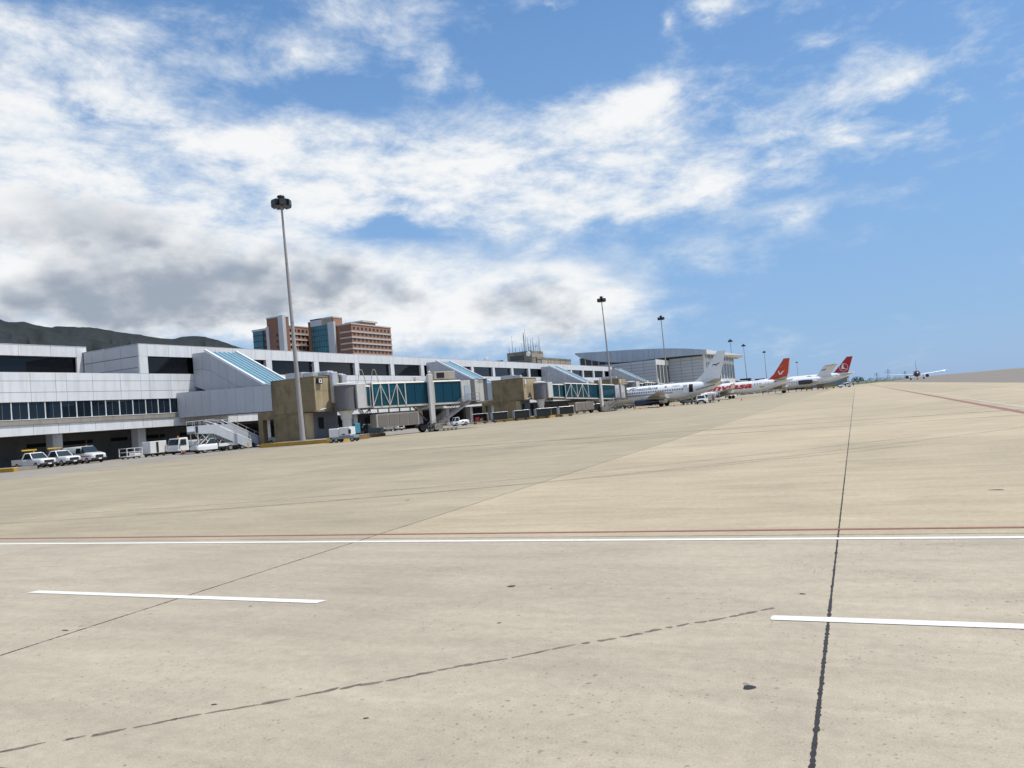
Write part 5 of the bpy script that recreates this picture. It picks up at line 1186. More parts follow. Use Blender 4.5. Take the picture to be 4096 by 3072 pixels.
def bag_cart(x, y, rz, label, side, curtain, bar=True, load=None):
    t = thing('baggage_cart', label, 'baggage cart', (x, y, 0), rz, 'baggage carts in the line beside the jet bridge')
    f = MB().box(-1.5, 1.5, -0.75, 0.75, 0.42, 0.54).build('frame', m_trimblk if not bar else m_cartdark, t, local=True)
    MB().box(-1.5, 1.5, -0.76, 0.76, 1.86, 1.94).build('roof', m_alu, t, bevel=0.02, local=True)
    for s in (-1, 1):
        e = MB().box(s*1.47-0.04, s*1.47+0.04, -0.74, 0.74, 0.54, 1.86).build('end_panel', side, t, local=True)
        if side is m_alu:
            for k in range(4): MB().box(s*1.52-0.02, s*1.52+0.02, -0.7, 0.7, 0.65+0.3*k, 0.78+0.3*k).build('slat', m_carwhite, e, local=True)
    MB().box(-1.42, 1.42, 0.70, 0.73, 0.54, 1.86).build('back_curtain', curtain, t, local=True); MB().box(-1.42, 1.42, -0.73, -0.70, 0.54, 1.86).build('front_curtain', curtain, t, local=True) if not load else None
    p = MB()
    for xx in (-1.47, 1.47):
        for yy in (-0.74, 0.74): p.bar((xx, yy, 0.5), (xx, yy, 1.88), 0.07)
    p.build('posts', m_alu if side is not m_cartgrey else m_cartgrey, t, local=True)
    MB().bar((-1.5, 0, 0.4), (-2.4, 0, 0.4), 0.1).build('drawbar', m_yellow, t, local=True)
    if bar: MB().box(-1.3, 1.3, -0.78, -0.72, 0.36, 0.46).build('side_bar', m_yellow, t, local=True)
    if load: load(t)
    for xx in (-0.95, 0.95):
        for yy in (-0.6, 0.6): wheel(t, xx, yy, 0.2, 0.2, 0.14)
    return t
def red_load(t):
    MB().box(-1.0, -0.2, -0.5, 0.5, 0.54, 1.3).build('red_crate', m_redpaint, t, local=True); MB().lathe([(0.54, 0.22), (0.6, 0.15), (1.2, 0.04)], (0.5, -0.3, 0), 'z', 10).build('stored_cone', m_orange, t, local=True)
    MB().box(0.0, 0.4, -0.3, 0.3, 0.54, 1.0).build('white_drum', m_carwhite, t, bevel=0.1, local=True)
dirc = math.atan2(9.5, 12.0)
bag_cart(-68.6, 129.9, dirc, 'white-ended cart with red load and a cone right behind the tug', m_carwhite, m_cartdark, load=red_load)
bag_cart(-65.2, 131.5, dirc, 'grey curtained cart with a yellow side bar, second behind the tug', m_cartgrey, m_cartdark)
bag_cart(-61.6, 133.5, dirc, 'grey curtained cart in the middle of the train', m_cartgrey, m_cartdark, bar=False)
bag_cart(-58.2, 136.0, dirc, 'grey curtained cart next to the silver slatted one', m_cartgrey, m_cartdark, bar=False)
bag_cart(-54.6, 138.8, dirc, 'silver slat-ended cart at the right end of the train', m_alu, m_cartdark)
bag_cart(-58.6, 141.5, dirc, 'silver slat-ended cart half hidden behind the grey cart', m_alu, m_cartdark)
bag_cart(-65.5, 176.5, dirc, 'silver cart standing alone in front of the dark bay', m_alu, m_cartdark)
bag_cart(-64.5, 184.5, dirc, 'silver cart under the second jet bridge plant box', m_alu, m_cartdark)
bag_cart(-62.0, 190.5, dirc, 'silver cart behind the second jet bridge stairs', m_alu, m_cartdark)
def rail_trolley(x, y, rz, label):
    t = thing('rail_trolley', label, 'trolley', (x, y, 0), rz); m = MB()
    for xx in (-1.5, -0.9, -0.3, 0.3, 0.9, 1.5):
        for yy in (-0.5, 0.5): m.bar((xx, yy, 0.28), (xx, yy, 1.0), 0.05)
    for z in (0.32, 0.98):
        for yy in (-0.5, 0.5): m.bar((-1.5, yy, z), (1.5, yy, z), 0.06)
    m.build('rails', m_truss, t, local=True); MB().box(-1.5, -0.5, -0.5, 0.5, 0.34, 0.9).build('crate', m_plant, t, local=True); MB().box(-1.5, 1.5, -0.5, 0.5, 0.24, 0.3).build('deck', m_under2, t, local=True)
    MB().bar((-1.5, 0, 1.02), (0.3, 0, 1.05), 0.1).build('yellow_pole', m_yellow, t, local=True)
    for xx in (-0.4, 0.15, 0.7, 1.25): wheel(t, xx, -0.45, 0.13, 0.13, 0.09); wheel(t, xx, 0.45, 0.13, 0.13, 0.09)
rail_trolley(-53.6, 91.6, R_(30), 'low railed trolley beside the big jet bridge wheel')
rail_trolley(-53.0, 160.5, R_(30), 'low railed trolley under the second jet bridge stairs')
bx = thing('blue_cabinet', 'blue box cabinet under the first jet bridge in the shade', 'cabinet', (-88.0, 117.0, 0), R_(-15)); MB().box(-0.8, 0.8, -0.6, 0.6, 0.3, 2.1).build('cabinet_body', m_blue, bx, bevel=0.03, local=True); MB().box(-0.7, 0.7, -0.5, 0.5, -0.02, 0.3).build('plinth', m_trimblk, bx, local=True); MB().box(-0.02, 0.02, -0.62, -0.59, 0.4, 2.0).build('door_seam', m_trimblk, bx, local=True)
g2 = thing('water_cart', 'pale tank cart standing beside the rotunda column', 'cart', (-63.0, 88.5, 0), R_(10)); MB().box(-0.9, 0.9, -0.6, 0.6, 0.45, 1.7).build('tank_body', m_gpublue, g2, bevel=0.08, local=True); MB().box(-0.85, 0.85, -0.55, 0.55, 1.7, 1.82).build('lid', m_carwhite, g2, local=True)
for xx in (-0.6, 0.6):
    for yy in (-0.5, 0.5): wheel(g2, xx, yy, 0.22, 0.22, 0.14)
def tractor(x, y, rz, label):
    t = thing('tow_tractor', label, 'tow tractor', (x, y, 0), rz)
    shell([(1.7, 0.7, 0.65, 0.5, 0.9), (0.3, 0.75, 0.7, 0.45, 1.2), (-1.6, 0.75, 0.7, 0.5, 1.1)], 'body', m_darktruck, t); MB().box(-0.8, 0.2, -0.6, 0.6, 1.1, 1.8).build('cab', m_carglass, t, bevel=0.05, local=True); MB().box(-0.9, 0.3, -0.68, 0.68, 1.8, 1.88).build('cab_roof', m_yellow, t, local=True)
    for s in (-1, 1): wheel(t, 1.0, s*0.75, 0.5, 0.5, 0.3); wheel(t, -1.0, s*0.75, 0.5, 0.5, 0.3)
    MB().box(-3.6, -1.6, -0.6, 0.6, 0.5, 0.75).build('tow_frame', m_yellow, t, local=True)
tractor(-58.6, 194.5, R_(-120), 'dark tow tractor with yellow frame under the airliner belly')
def minibus(x, y, rz, label):
    v = thing('minibus', label, 'minibus', (x, y, 0), rz); W = 1.95
    shell([(2.6, W/2-0.1, W/2-0.25, 0.5, 1.2), (2.3, W/2, W/2-0.15, 0.4, 1.5), (1.7, W/2, W/2-0.2, 0.4, 2.15), (-2.4, W/2, W/2-0.2, 0.4, 2.2), (-2.6, W/2-0.05, W/2-0.25, 0.5, 2.1)], 'body', m_carwhite, v, 0.08)
    MB().box(-2.64, -2.55, -0.75, 0.75, 1.25, 1.95).build('rear_window', m_carglass, v, local=True); MB().box(-2.68, -2.58, -0.9, 0.9, 0.5, 0.7).build('bumper', m_trimblk, v, local=True)
    for s in (-1, 1): MB().box(-2.2, 1.5, s*(W/2-0.07)-0.06, s*(W/2-0.07)+0.06, 1.3, 1.9).build('side_window', m_carglass, v, local=True); MB().box(-2.65, -2.56, s*0.85-0.08, s*0.85+0.08, 0.9, 1.3).build('tail_light', m_redpaint, v, local=True)
    common(v, 5.2, 3.0, W, 0.34)
minibus(-37.4, 184.5, R_(75), 'white minibus seen from behind next to the small white cart')
def lav_cart(x, y, rz, label):
    t = thing('service_cart', label, 'service cart', (x, y, 0), rz); MB().box(-1.2, 0.4, -0.8, 0.8, 0.5, 1.9).build('tank_box', m_carwhite, t, bevel=0.05, local=True); MB().box(-1.2, 1.7, -0.9, 0.9, 2.05, 2.2).build('canopy', m_carwhite, t, bevel=0.04, local=True)
    p = MB()
    for yy in (-0.8, 0.8): p.bar((1.5, yy, 0.4), (1.5, yy, 2.1), 0.08); p.bar((0.4, yy, 1.8), (0.4, yy, 2.1), 0.08)
    p.build('canopy_posts', m_carwhite, t, local=True); MB().box(-1.2, 1.7, -0.7, 0.7, 0.34, 0.5).build('chassis', m_gpublue, t, local=True)
    for xx in (-0.8, 1.2):
        for yy in (-0.65, 0.65): wheel(t, xx, yy, 0.22, 0.22, 0.15)
lav_cart(-34.9, 183.0, R_(10), 'white canopied service cart right of the minibus')
def loader(x, y, rz, label, pt=None):
    pt = pt or m_yellow
    t = thing('belt_loader', label, 'belt loader', (x, y, 0), rz); MB().box(-2.0, 2.0, -0.7, 0.7, 0.4, 0.8).build('chassis', pt, t, bevel=0.05, local=True); MB().bar((-2.6, 0, 0.9), (2.8, 0, 1.6), 0.8, 0.16).build('belt', m_trimblk, t, local=True)
    MB().bar((-2.6, -0.42, 0.98), (2.8, -0.42, 1.68), 0.06, 0.2).build('belt_rail', pt, t, local=True)
    for xx in (-1.3, 1.3):
        for yy in (-0.6, 0.6): wheel(t, xx, yy, 0.3, 0.3, 0.2)
loader(-38.5, 174.0, R_(60), 'dark belt loader below the open rear hold', m_darktruck); loader(-17.5, 336.0, R_(0), 'low yellow belt loader below the far white tail')
def dolly(x, y, rz, label, paint):
    t = thing('container_dolly', label, 'dolly', (x, y, 0), rz, 'containers on dollies below the far tails'); MB().box(-1.5, 1.5, -1.1, 1.1, 0.45, 0.6).build('deck', m_trimblk, t, local=True)
    MB().box(-1.3, 1.3, -1.0, 1.0, 0.6, 2.3).build('container', paint, t, bevel=0.06, local=True); MB().box(-1.35, 1.35, -1.03, 1.03, 2.3, 2.38).build('lid', m_carwhite, t, local=True)
    for xx in (-1, 1):
        for yy in (-0.8, 0.8): wheel(t, xx, yy, 0.22, 0.22, 0.2)
m_brownbox = pbr('brown_canvas', (0.18, 0.12, 0.08), 0.8)
dolly(-25.2, 334.0, 0.1, 'brown container dolly left of the pair under the far tail', m_brownbox); dolly(-21.2, 338.5, 0.1, 'brown container dolly with a white lid right of the pair', m_brownbox)
pickup(-12.0, 338.0, R_(200), 'small white vehicle at the far end below the red and white tail', cab2=True)

# cones
def cone(x, y, label, s=1.0):
    t = thing('traffic_cone', label, 'traffic cone', (x, y, 0), 0, 'orange traffic cones around the aircraft'); MB().box(-0.22*s, 0.22*s, -0.22*s, 0.22*s, 0, 0.05).build('base', m_orange, t, local=True)
    MB().lathe([(0.05, 0.19*s), (0.8*s, 0.035*s)], (0, 0, 0), 'z', 12).build('cone_body', m_orange, t, local=True, smooth=True)
    MB().lathe([(0.36*s, 0.128*s), (0.52*s, 0.095*s)], (0, 0, 0), 'z', 12).build('white_band', m_signwht, t, local=True)
for x, y, l, s in ((-47.6, 161.6, 'orange cone left of a pair ahead of the navy engine', 0.85), (-46.3, 161.4, 'orange cone right of a pair ahead of the navy engine', 0.8), (-46.0, 167.0, 'small orange cone below the navy engine intake', 0.75), (-40.6, 154.5, 'large orange cone in front of the main wheels', 1.0), (-39.2, 162.4, 'orange cone between main wheels and belt loader', 0.85), (-38.4, 165.9, 'small orange cone beside the belt loader', 0.75), (-26.4, 169.6, 'lone orange cone on the open apron', 0.85), (-79.0, 69.5, 'weathered cone beside the flatbed lorry', 0.8)): cone(x, y, l, s)
# ------------------------------------------------------------------ aircraft
m_acwhite = pbr('aircraft_white', (0.80, 0.80, 0.80), 0.22, var=0.015, scale=0.5, coat=0.5)
m_acbelly = pbr('wing_grey', (0.42, 0.41, 0.38), 0.4, var=0.05, scale=0.8)
m_acwin = pbr('cabin_window', (0.03, 0.04, 0.055), 0.15)
m_navy = pbr('navy_cowl', (0.012, 0.018, 0.042), 0.22, coat=0.5)
m_acred = pbr('tail_red', (0.60, 0.055, 0.014), 0.35)
m_trkred = pbr('tail_crimson', (0.46, 0.012, 0.022), 0.35)
m_green = pbr('livery_green', (0.012, 0.045, 0.035), 0.4)
m_navyink = pbr('livery_navy', (0.01, 0.018, 0.05), 0.4)
m_letred = pbr('lettering_red', (0.60, 0.035, 0.012), 0.4)
m_metal = pbr('engine_metal', (0.48, 0.47, 0.45), 0.3, metal=0.7)
m_gold = pbr('livery_gold', (0.55, 0.36, 0.04), 0.4)
m_ltblue = pbr('livery_grey_blue', (0.30, 0.36, 0.45), 0.4)

def fus_profile(L, R, zc, flat=0.75, nose=None, tail=0.62, taper=0.90):
    st = [(0.0, 0.03, -0.30), (0.004, 0.20, -0.27), (0.015, 0.42, -0.22), (0.035, 0.64, -0.14), (0.06, 0.80, -0.07), (0.09, 0.92, -0.02), (0.13, 1.0, 0.0),
          (0.30, 1.0, 0), (0.45, 1.0, 0), (tail, 1.0, 0.0)]
    for t, f in ((0.12, 0.985), (0.25, 0.93), (0.40, 0.83), (0.55, 0.69), (0.70, 0.52), (0.84, 0.34), (0.94, 0.19), (1.0, 0.08)):
        st.append((tail+(1-tail)*t, f, (1-f)*flat))
    return [(a*L, b*R, zc+c*R) for a, b, c in st]
def fus_at(P, x):
    for (a, r, z), (b, r2, z2) in zip(P[:-1], P[1:]):
        if a <= x <= b: t = (x-a)/(b-a); return r+(r2-r)*t, z+(z2-z)*t
    return P[-1][1], P[-1][2]
def side_pt(P, x, z, eps=0.012):
    r, zc = fus_at(P, x); t = max(-0.98, min(0.98, (z-zc)/max(r, 0.05))); return (x, -(r*math.sqrt(1-t*t)+eps), z)
def airfoil(x0, c, y, z, th, n=10, vertical=False):
    pts = []
    up = [(0.0, 0.0), (0.03, 0.35), (0.12, 0.75), (0.3, 1.0), (0.55, 0.8), (0.8, 0.4), (1.0, 0.03)]
    prof = [(a, b) for a, b in up] + [(a, -b*0.8) for a, b in reversed(up[1:])]
    for a, b in prof: pts.append((x0+a*c, y + (b*th/2 if vertical else 0), z + (0 if vertical else b*th/2)))
    return pts
def wing(name, secs, mat, parent, vertical=False):
    return MB().rings([airfoil(*s, vertical=vertical) for s in secs]).build(name, mat, parent, smooth=True, local=True)
def ribbon(name, pts, w, mat, parent, fn):
    """a stripe of width w (or per-point widths) along (x, z) points, laid on the skin by fn"""
    n = len(pts); A, B = [], []
    for i, p in enumerate(pts):
        q = pts[min(i+1, n-1)]; r = pts[max(i-1, 0)]; d = Vector((q[0]-r[0], q[1]-r[1])); d = d.normalized() if d.length else Vector((1, 0)); nn = Vector((-d.y, d.x)); ww = w[i] if isinstance(w, list) else w
        A.append(fn(p[0]+nn.x*ww/2, p[1]+nn.y*ww/2)); B.append(fn(p[0]-nn.x*ww/2, p[1]-nn.y*ww/2))
    m = MB(); m.add(A+B, [(i, n+i, n+i+1, i+1) for i in range(n-1)]); return m.build(name, mat, parent, local=True)
def decal(name, poly, mat, parent, y):
    m = MB(); m.add([(x, y, z) for x, z in poly], [tuple(range(len(poly)))]); return m.build(name, mat, parent, local=True)
def nacelle(parent, x0, x1, y, z, r, cowl, pipe=True):
    Ln = x1-x0
    e = MB().lathe([(0.25, r*0.55), (0.05, r*0.72), (0.0, r*0.86), (0.08, r*0.97), (Ln*0.35, r*1.04), (Ln*0.7, r*0.98), (Ln*0.92, r*0.82)], (x0, y, z), 'x', 24).build('engine', cowl, parent, smooth=True, local=True)
    MB().lathe([(-0.01, r*0.80), (-0.03, r*0.86), (0.05, r*0.965), (0.12, r*0.98)], (x0, y, z), 'x', 24).build('intake_lip', m_metal if cowl is not m_navy else m_navy, e, smooth=True, local=True)
    MB().lathe([(0.2, 0.02), (0.2, r*0.7), (0.24, r*0.7)], (x0, y, z), 'x', 20).build('fan', m_trimblk, e, local=True)
    if pipe: MB().lathe([(Ln*0.9, r*0.8), (Ln*1.05, r*0.7), (Ln*1.2, r*0.5)], (x0, y, z), 'x', 20).build('exhaust', m_metal, e, smooth=True, local=True)
    return e
def gear(parent, x, y, ztop, r, w, name='landing_gear', axis='y'):
    g = MB().tube((x, y, r), (x, y*0.95, ztop), 0.11).build(name, m_metal, parent, local=True)
    for s in (-1, 1): MB().lathe([(-w/2, r*0.5), (-w/2, r*0.93), (0, r), (w/2, r*0.93), (w/2, r*0.5)], (x, y+s*(w*0.65), r), 'y', 18).build('wheel', m_tyre_r, g, smooth=True, local=True)
    return g
def aircraft(label, x, y, rz, S):
    a = thing('airliner', label, 'airliner', (x, y, 0), rz)
    L, R, zc = S['L'], S['R'], S['zc']; P = fus_profile(L, R, zc, S.get('flat', 0.75), tail=S.get('tail', 0.62)); n = 32
    m = MB(); m.rings([[(px, r*math.cos(2*math.pi*k/n), pz + r*math.sin(2*math.pi*k/n)) for k in range(n)] for px, r, pz in P]); fus = m.build('fuselage', S.get('paint', m_acwhite), a, smooth=True, local=True)
    for s in (-1, 1):
        w = S['wing']; wing('wing', [(xx, c, s*yy, z, th) for xx, c, yy, z, th in w], S.get('wingmat', m_acbelly), a)
        t = S['stab']; wing('tailplane', [(xx, c, s*yy, z, th) for xx, c, yy, z, th in t], m_acbelly, a)
        e = S['eng']; nacelle(a, e[0], e[1], s*e[2], e[3], e[4], e[5])
        if len(e) > 6: MB().hexa([(e[0]+0.8, s*e[2]-0.12, e[3]+e[4]*0.7), (e[1]-0.3, s*e[2]-0.12, e[3]+e[4]*0.6), (e[1]-0.3, s*e[2]+0.12, e[3]+e[4]*0.6), (e[0]+0.8, s*e[2]+0.12, e[3]+e[4]*0.7)], [(e[0]+1.6, s*e[2]-0.1, e[6]), (e[1]+0.6, s*e[2]-0.1, e[6]), (e[1]+0.6, s*e[2]+0.1, e[6]), (e[0]+1.6, s*e[2]+0.1, e[6])]).build('pylon', m_acbelly, a, local=True)
        gear(a, S['mg'][0], s*S['mg'][1], zc-R*0.5, S['mg'][2], S['mg'][3])
        # flap track fairings and trailing-edge flap
        for k in range(3):
            yy = 3.2+k*2.8; f = (yy-w[0][2])/(w[-1][2]-w[0][2]); te = (w[0][0]+w[0][1])*(1-f)+(w[-1][0]+w[-1][1])*f; zz = w[0][3]*(1-f)+w[-1][3]*f
            MB().lathe([(-1.6, 0.02), (-1.0, 0.14), (0.1, 0.12), (0.7, 0.01)], (te, s*yy, zz-0.22), 'x', 8).build('flap_fairing', m_acwhite, a, smooth=True, local=True)
        if S.get('winglet'):
            tx, c, ty, z, th = w[-1]; MB().hexa([(tx+c*0.2, s*ty-0.04, z), (tx+c, s*ty-0.04, z), (tx+c, s*ty+0.04, z), (tx+c*0.2, s*ty+0.04, z)], [(tx+c*0.9, s*(ty+0.45)-0.03, z+1.3), (tx+c*1.3, s*(ty+0.45)-0.03, z+1.3), (tx+c*1.3, s*(ty+0.45)+0.03, z+1.3), (tx+c*0.9, s*(ty+0.45)+0.03, z+1.3)]).build('winglet', m_acwhite, a, local=True)
    gear(a, S['ng'][0], 0.0, zc-R*0.5, S['ng'][1], 0.22, 'nose_gear')
    fin = wing('fin', [(xx, c, 0.0, z, th) for xx, c, z, th in S['fin']], S.get('finmat', S.get('paint', m_acwhite)), a, vertical=True)
    if S.get('finte'): 
        (xa, ca, za, _), (xb, cb2, zb, _) = S['fin'][-2], S['fin'][-1]; MB().hexa([(xa+ca-0.02, -0.05, za), (xa+ca+0.35, -0.03, za), (xa+ca+0.35, 0.03, za), (xa+ca-0.02, 0.05, za)], [(xb+cb2-0.02, -0.03, zb), (xb+cb2+0.2, -0.02, zb), (xb+cb2+0.2, 0.02, zb), (xb+cb2-0.02, 0.03, zb)]).build('rudder_edge', m_acwhite, fin, local=True)
    # cockpit glazing
    for s in (-1, 1):
        for k in range(3):
            x0 = L*0.022+k*0.75; r0, z0 = fus_at(P, x0); q = [side_pt(P, x0, z0+r0*0.42), side_pt(P, x0+0.62, fus_at(P, x0+.62)[1]+r0*0.42), side_pt(P, x0+0.62, fus_at(P, x0+.62)[1]+r0*0.72), side_pt(P, x0+0.1, z0+r0*0.72)]
            MB().add([(p[0], -s*p[1] if s > 0 else p[1], p[2]) for p in q], [(0, 1, 2, 3)]).build('cockpit_window', m_acwin, fus, local=True)
    for x0, x1, pitch, zw in S.get('windows', []):
        xx = x0
        while xx < x1:
            r, z = fus_at(P, xx); q = [side_pt(P, xx+dx, zw+dz, 0.01) for dx, dz in ((-0.13, -0.15), (0.0, -0.19), (0.13, -0.15), (0.13, 0.15), (0.0, 0.19), (-0.13, 0.15))]
            MB().add(q, [tuple(range(6))]).build('window', m_acwin, fus, local=True); 
            MB().add([(p[0], -p[1], p[2]) for p in q], [tuple(range(6))[::-1]]).build('window', m_acwin, fus, local=True) if S.get('both') else None
            xx += pitch
    return a, fus, fin, P

# --- white airliner with a dark green cheat line, nose in to the second bridge
S = dict(L=30.2, R=2.02, zc=3.10, tail=0.60, flat=0.80, paint=m_acwhite,
         wing=[(10.6, 6.4, 1.6, 1.95, 0.75), (13.3, 4.2, 5.2, 2.35, 0.45), (17.9, 1.7, 14.1, 3.35, 0.2)],
         stab=[(25.6, 3.6, 0.6, 4.55, 0.32), (28.7, 1.5, 5.5, 5.15, 0.14)],
         fin=[(22.2, 6.6, 4.55, 0.05), (23.6, 5.3, 5.3, 0.30), (25.2, 4.2, 6.6, 0.34), (28.9, 1.9, 11.45, 0.18)],
         eng=(10.2, 16.4, 4.75, 1.22, 0.68, m_navy, 2.2), mg=(15.7, 2.62, 0.55, 0.4), ng=(3.9, 0.32), windows=[(5.0, 21.4, 0.56, 3.62)])
a1, f1, fin1, P1 = aircraft('white airliner with dark green cheat line docked at the jet bridge', -61.0, 178.0, 0.0, S)
sk = lambda x, z: side_pt(P1, x, z, 0.014)
ribbon('cheat_line', [(1.2, 2.1), (2.2, 2.4), (3.2, 2.75), (4.4, 2.95), (8, 3.0), (13, 3.02), (18, 3.06), (21.6, 3.1)], 0.13, m_green, f1, sk)
ribbon('cheat_line', [(1.2, 1.9), (2.2, 2.2), (3.2, 2.55), (4.4, 2.75), (8, 2.80), (13, 2.82), (18, 2.86), (21.6, 2.9)], 0.07, m_green, f1, sk)
ribbon('cheat_line', [(23.6, 3.2), (25.5, 3.55), (27.6, 3.95), (29.4, 4.25)], 0.14, m_green, f1, sk); ribbon('cheat_line', [(23.6, 3.0), (25.5, 3.36), (27.6, 3.8), (29.4, 4.15)], 0.07, m_green, f1, sk)
ribbon('swoosh', [(5.1, 3.75), (5.6, 4.15), (6.2, 4.42), (6.9, 4.52), (7.6, 4.40), (8.3, 4.22)], [0.04, 0.12, 0.2, 0.26, 0.2, 0.06], m_green, f1, sk)
ribbon('swoosh', [(8.25, 4.22), (8.35, 4.5), (8.7, 4.68), (9.3, 4.80), (10.2, 4.88)], [0.30, 0.30, 0.24, 0.15, 0.03], m_green, f1, sk)
text_obj('airline_lettering', 'enezolana', 0.98, m_navyink, f1, lambda u, v: sk(8.62+u, 4.13+v*0.95), shear=0.28, offset=0.012, sub=2, width=6.3)
text_obj('registration', 'YV2471', 0.42, m_navyink, f1, lambda u, v: sk(18.2+u, 4.30+v), shear=0.1, sub=1, width=1.9)
decal('flag', [sk(16.6, 4.45)[::2], sk(17.1, 4.45)[::2], sk(17.1, 4.58)[::2], sk(16.6, 4.58)[::2]], m_redpaint, f1, sk(16.8, 4.4)[1]-0.02)
decal('flag', [(16.6, 4.31), (17.1, 4.31), (17.1, 4.44), (16.6, 4.44)], m_navyink, f1, sk(16.8, 4.36)[1]-0.02)
def skin_rect(name, P, x0, x1, z0, z1, mat, par, eps=0.02, n=6):
    m = MB(); A = [side_pt(P, x0, z0+(z1-z0)*k/n, eps) for k in range(n+1)]; B = [side_pt(P, x1, z0+(z1-z0)*k/n, eps) for k in range(n+1)]
    m.add(A+B, [(k, n+1+k, n+2+k, k+1) for k in range(n)]); return m.build(name, mat, par, local=True)
skin_rect('door_opening', P1, 22.15, 23.05, 2.75, 4.55, m_black, f1)
dr = MB(); 
for k in range(1): dr.hexa([(20.95, -2.36, 2.65), (21.95, -2.30, 2.65), (21.95, -2.22, 2.65), (20.95, -2.28, 2.65)], [(20.95, -2.05, 4.5), (21.95, -1.99, 4.5), (21.95, -1.90, 4.5), (20.95, -1.96, 4.5)])
dr.build('open_door', m_acwhite, a1, local=True)
for e in ((11.65, 12.35),):
    for q in ((e[0], e[0]+0.05), (e[1]-0.05, e[1])): skin_rect('exit_outline', P1, q[0], q[1], 3.15, 4.1, m_ltblue, f1, 0.013)
def bird(fin, cx, cz, s, mat, y=-0.185, par=None):
    up = [(-1.1, -0.15), (-0.75, 0.22), (-0.35, 0.40), (-0.02, 0.12), (0.25, 0.30), (0.65, 0.42), (1.1, 0.62), (0.75, 0.22), (0.35, 0.10), (0.02, -0.25), (-0.2, 0.05), (-0.5, 0.12)]
    decal('fin_emblem', [(cx+s*a, cz+s*b) for a, b in up], mat, fin, y)
bird(fin1, 28.35, 8.35, 0.85, m_navyink, -0.19)

# --- red-finned airliner behind it
S = dict(L=36.2, R=1.78, zc=2.95, tail=0.66, flat=0.8,
         wing=[(12.6, 6.2, 1.4, 1.9, 0.7), (15.6, 3.9, 4.8, 2.25, 0.42), (20.4, 1.5, 14.0, 3.05, 0.18)], winglet=True,
         stab=[(31.4, 3.0, 0.5, 4.45, 0.28), (34.2, 1.3, 6.0, 5.0, 0.12)],
         fin=[(28.2, 6.0, 4.2, 0.05), (29.6, 4.9, 4.85, 0.28), (31.0, 4.0, 6.0, 0.30), (34.2, 1.6, 10.35, 0.16)], finmat=m_acred, finte=True,
         eng=(11.6, 15.4, 4.6, 1.55, 0.95, m_acwhite, 2.2), mg=(18.6, 2.9, 0.5, 0.36), ng=(3.4, 0.3), windows=[(25.7, 27.8, 0.75, 3.75), (6.0, 8.5, 0.75, 3.75)])
a2, f2, fin2, P2 = aircraft('white airliner with a red tail fin and big red lettering', -58.0, 235.0, 0.0, S)
sk2 = lambda x, z: side_pt(P2, x, z, 0.016)
text_obj('airline_lettering', 'conviasa', 3.0, m_letred, f2, lambda u, v: sk2(8.8+u, 2.75+v*0.80), shear=0.30, offset=0.11, sub=3, width=16.2)
skin_rect('small_print_line', P2, 25.0, 28.2, 4.40, 4.50, pbr('faded_red_print', (0.62, 0.30, 0.28), 0.5), f2)
skin_rect('crest', P2, 27.0, 28.3, 2.55, 2.95, m_gold, f2); skin_rect('flag', P2, 31.0, 31.8, 3.75, 4.05, m_redpaint, f2)
for q in ((28.8, 28.86), (29.5, 29.56)): skin_rect('door_outline', P2, q[0], q[1], 3.0, 4.35, m_ltblue, f2)
decal('fin_emblem', [(32.35, 7.0), (32.6, 6.95), (32.75, 6.3), (33.0, 6.15), (33.3, 6.6), (34.2, 7.05), (33.8, 6.6), (33.2, 5.85), (32.75, 5.75), (32.45, 6.1)], m_signwht, fin2, -0.20)
decal('fin_flash', [(32.85, 8.0), (33.4, 8.25), (34.4, 8.37), (33.5, 8.1), (32.9, 7.85)], m_gold, fin2, -0.20)

# --- rear-engined T-tail airliner
S = dict(L=43.6, R=1.80, zc=3.35, tail=0.74, flat=0.70,
         wing=[(19.5, 7.0, 1.5, 2.2, 0.7), (22.6, 4.2, 5.2, 2.5, 0.42), (27.0, 1.6, 15.5, 3.4, 0.2)],
         stab=[(40.2, 4.4, 0.15, 8.75, 0.36), (43.0, 1.9, 6.1, 8.75, 0.16)],
         fin=[(36.4, 6.0, 4.7, 0.2), (37.6, 4.6, 5.6, 0.42), (40.2, 4.2, 8.7, 0.36)],
         eng=(31.2, 36.4, 2.75, 3.35, 0.80, m_navy), mg=(25.6, 2.5, 0.52, 0.36), ng=(4.5, 0.3), windows=[(8.0, 30.0, 0.8, 3.75)])
a3, f3, fin3, P3 = aircraft('white T-tail airliner with navy rear engines and a dark bird emblem', -57.0, 300.0, 0.0, S)
bird(fin3, 39.9, 7.0, 0.95, m_navyink, -0.24)
for q in ((28.9, 28.96), (30.4, 30.46)): skin_rect('door_outline', P3, q[0], q[1], 2.8, 4.4, m_ltblue, f3)
# --- large airliner with the crimson tail
S = dict(L=60.0, R=2.82, zc=5.4, tail=0.70, flat=0.80,
         wing=[(19.5, 11.0, 2.4, 3.8, 1.2), (26.0, 7.0, 9.5, 4.6, 0.8), (36.5, 2.4, 29.5, 7.2, 0.3)],
         stab=[(51.5, 5.0, 0.8, 6.4, 0.5), (57.2, 2.2, 9.7, 7.4, 0.2)],
         fin=[(47.2, 9.4, 7.6, 0.06), (48.8, 8.0, 8.3, 0.46), (56.6, 3.2, 16.9, 0.26)], finmat=m_trkred,
         eng=(19.0, 25.0, 9.4, 2.3, 1.45, m_acwhite, 4.4), mg=(31.0, 5.3, 0.7, 0.55), ng=(6.5, 0.5), windows=[(8, 46, 1.6, 6.0)])
a4, f4, fin4, P4 = aircraft('large white airliner with a crimson tail and round bird emblem', -71.5, 490.0, 0.0, S)
cxx, czz, rr4 = 54.4, 10.9, 2.35
ring = MB(); k4 = 40
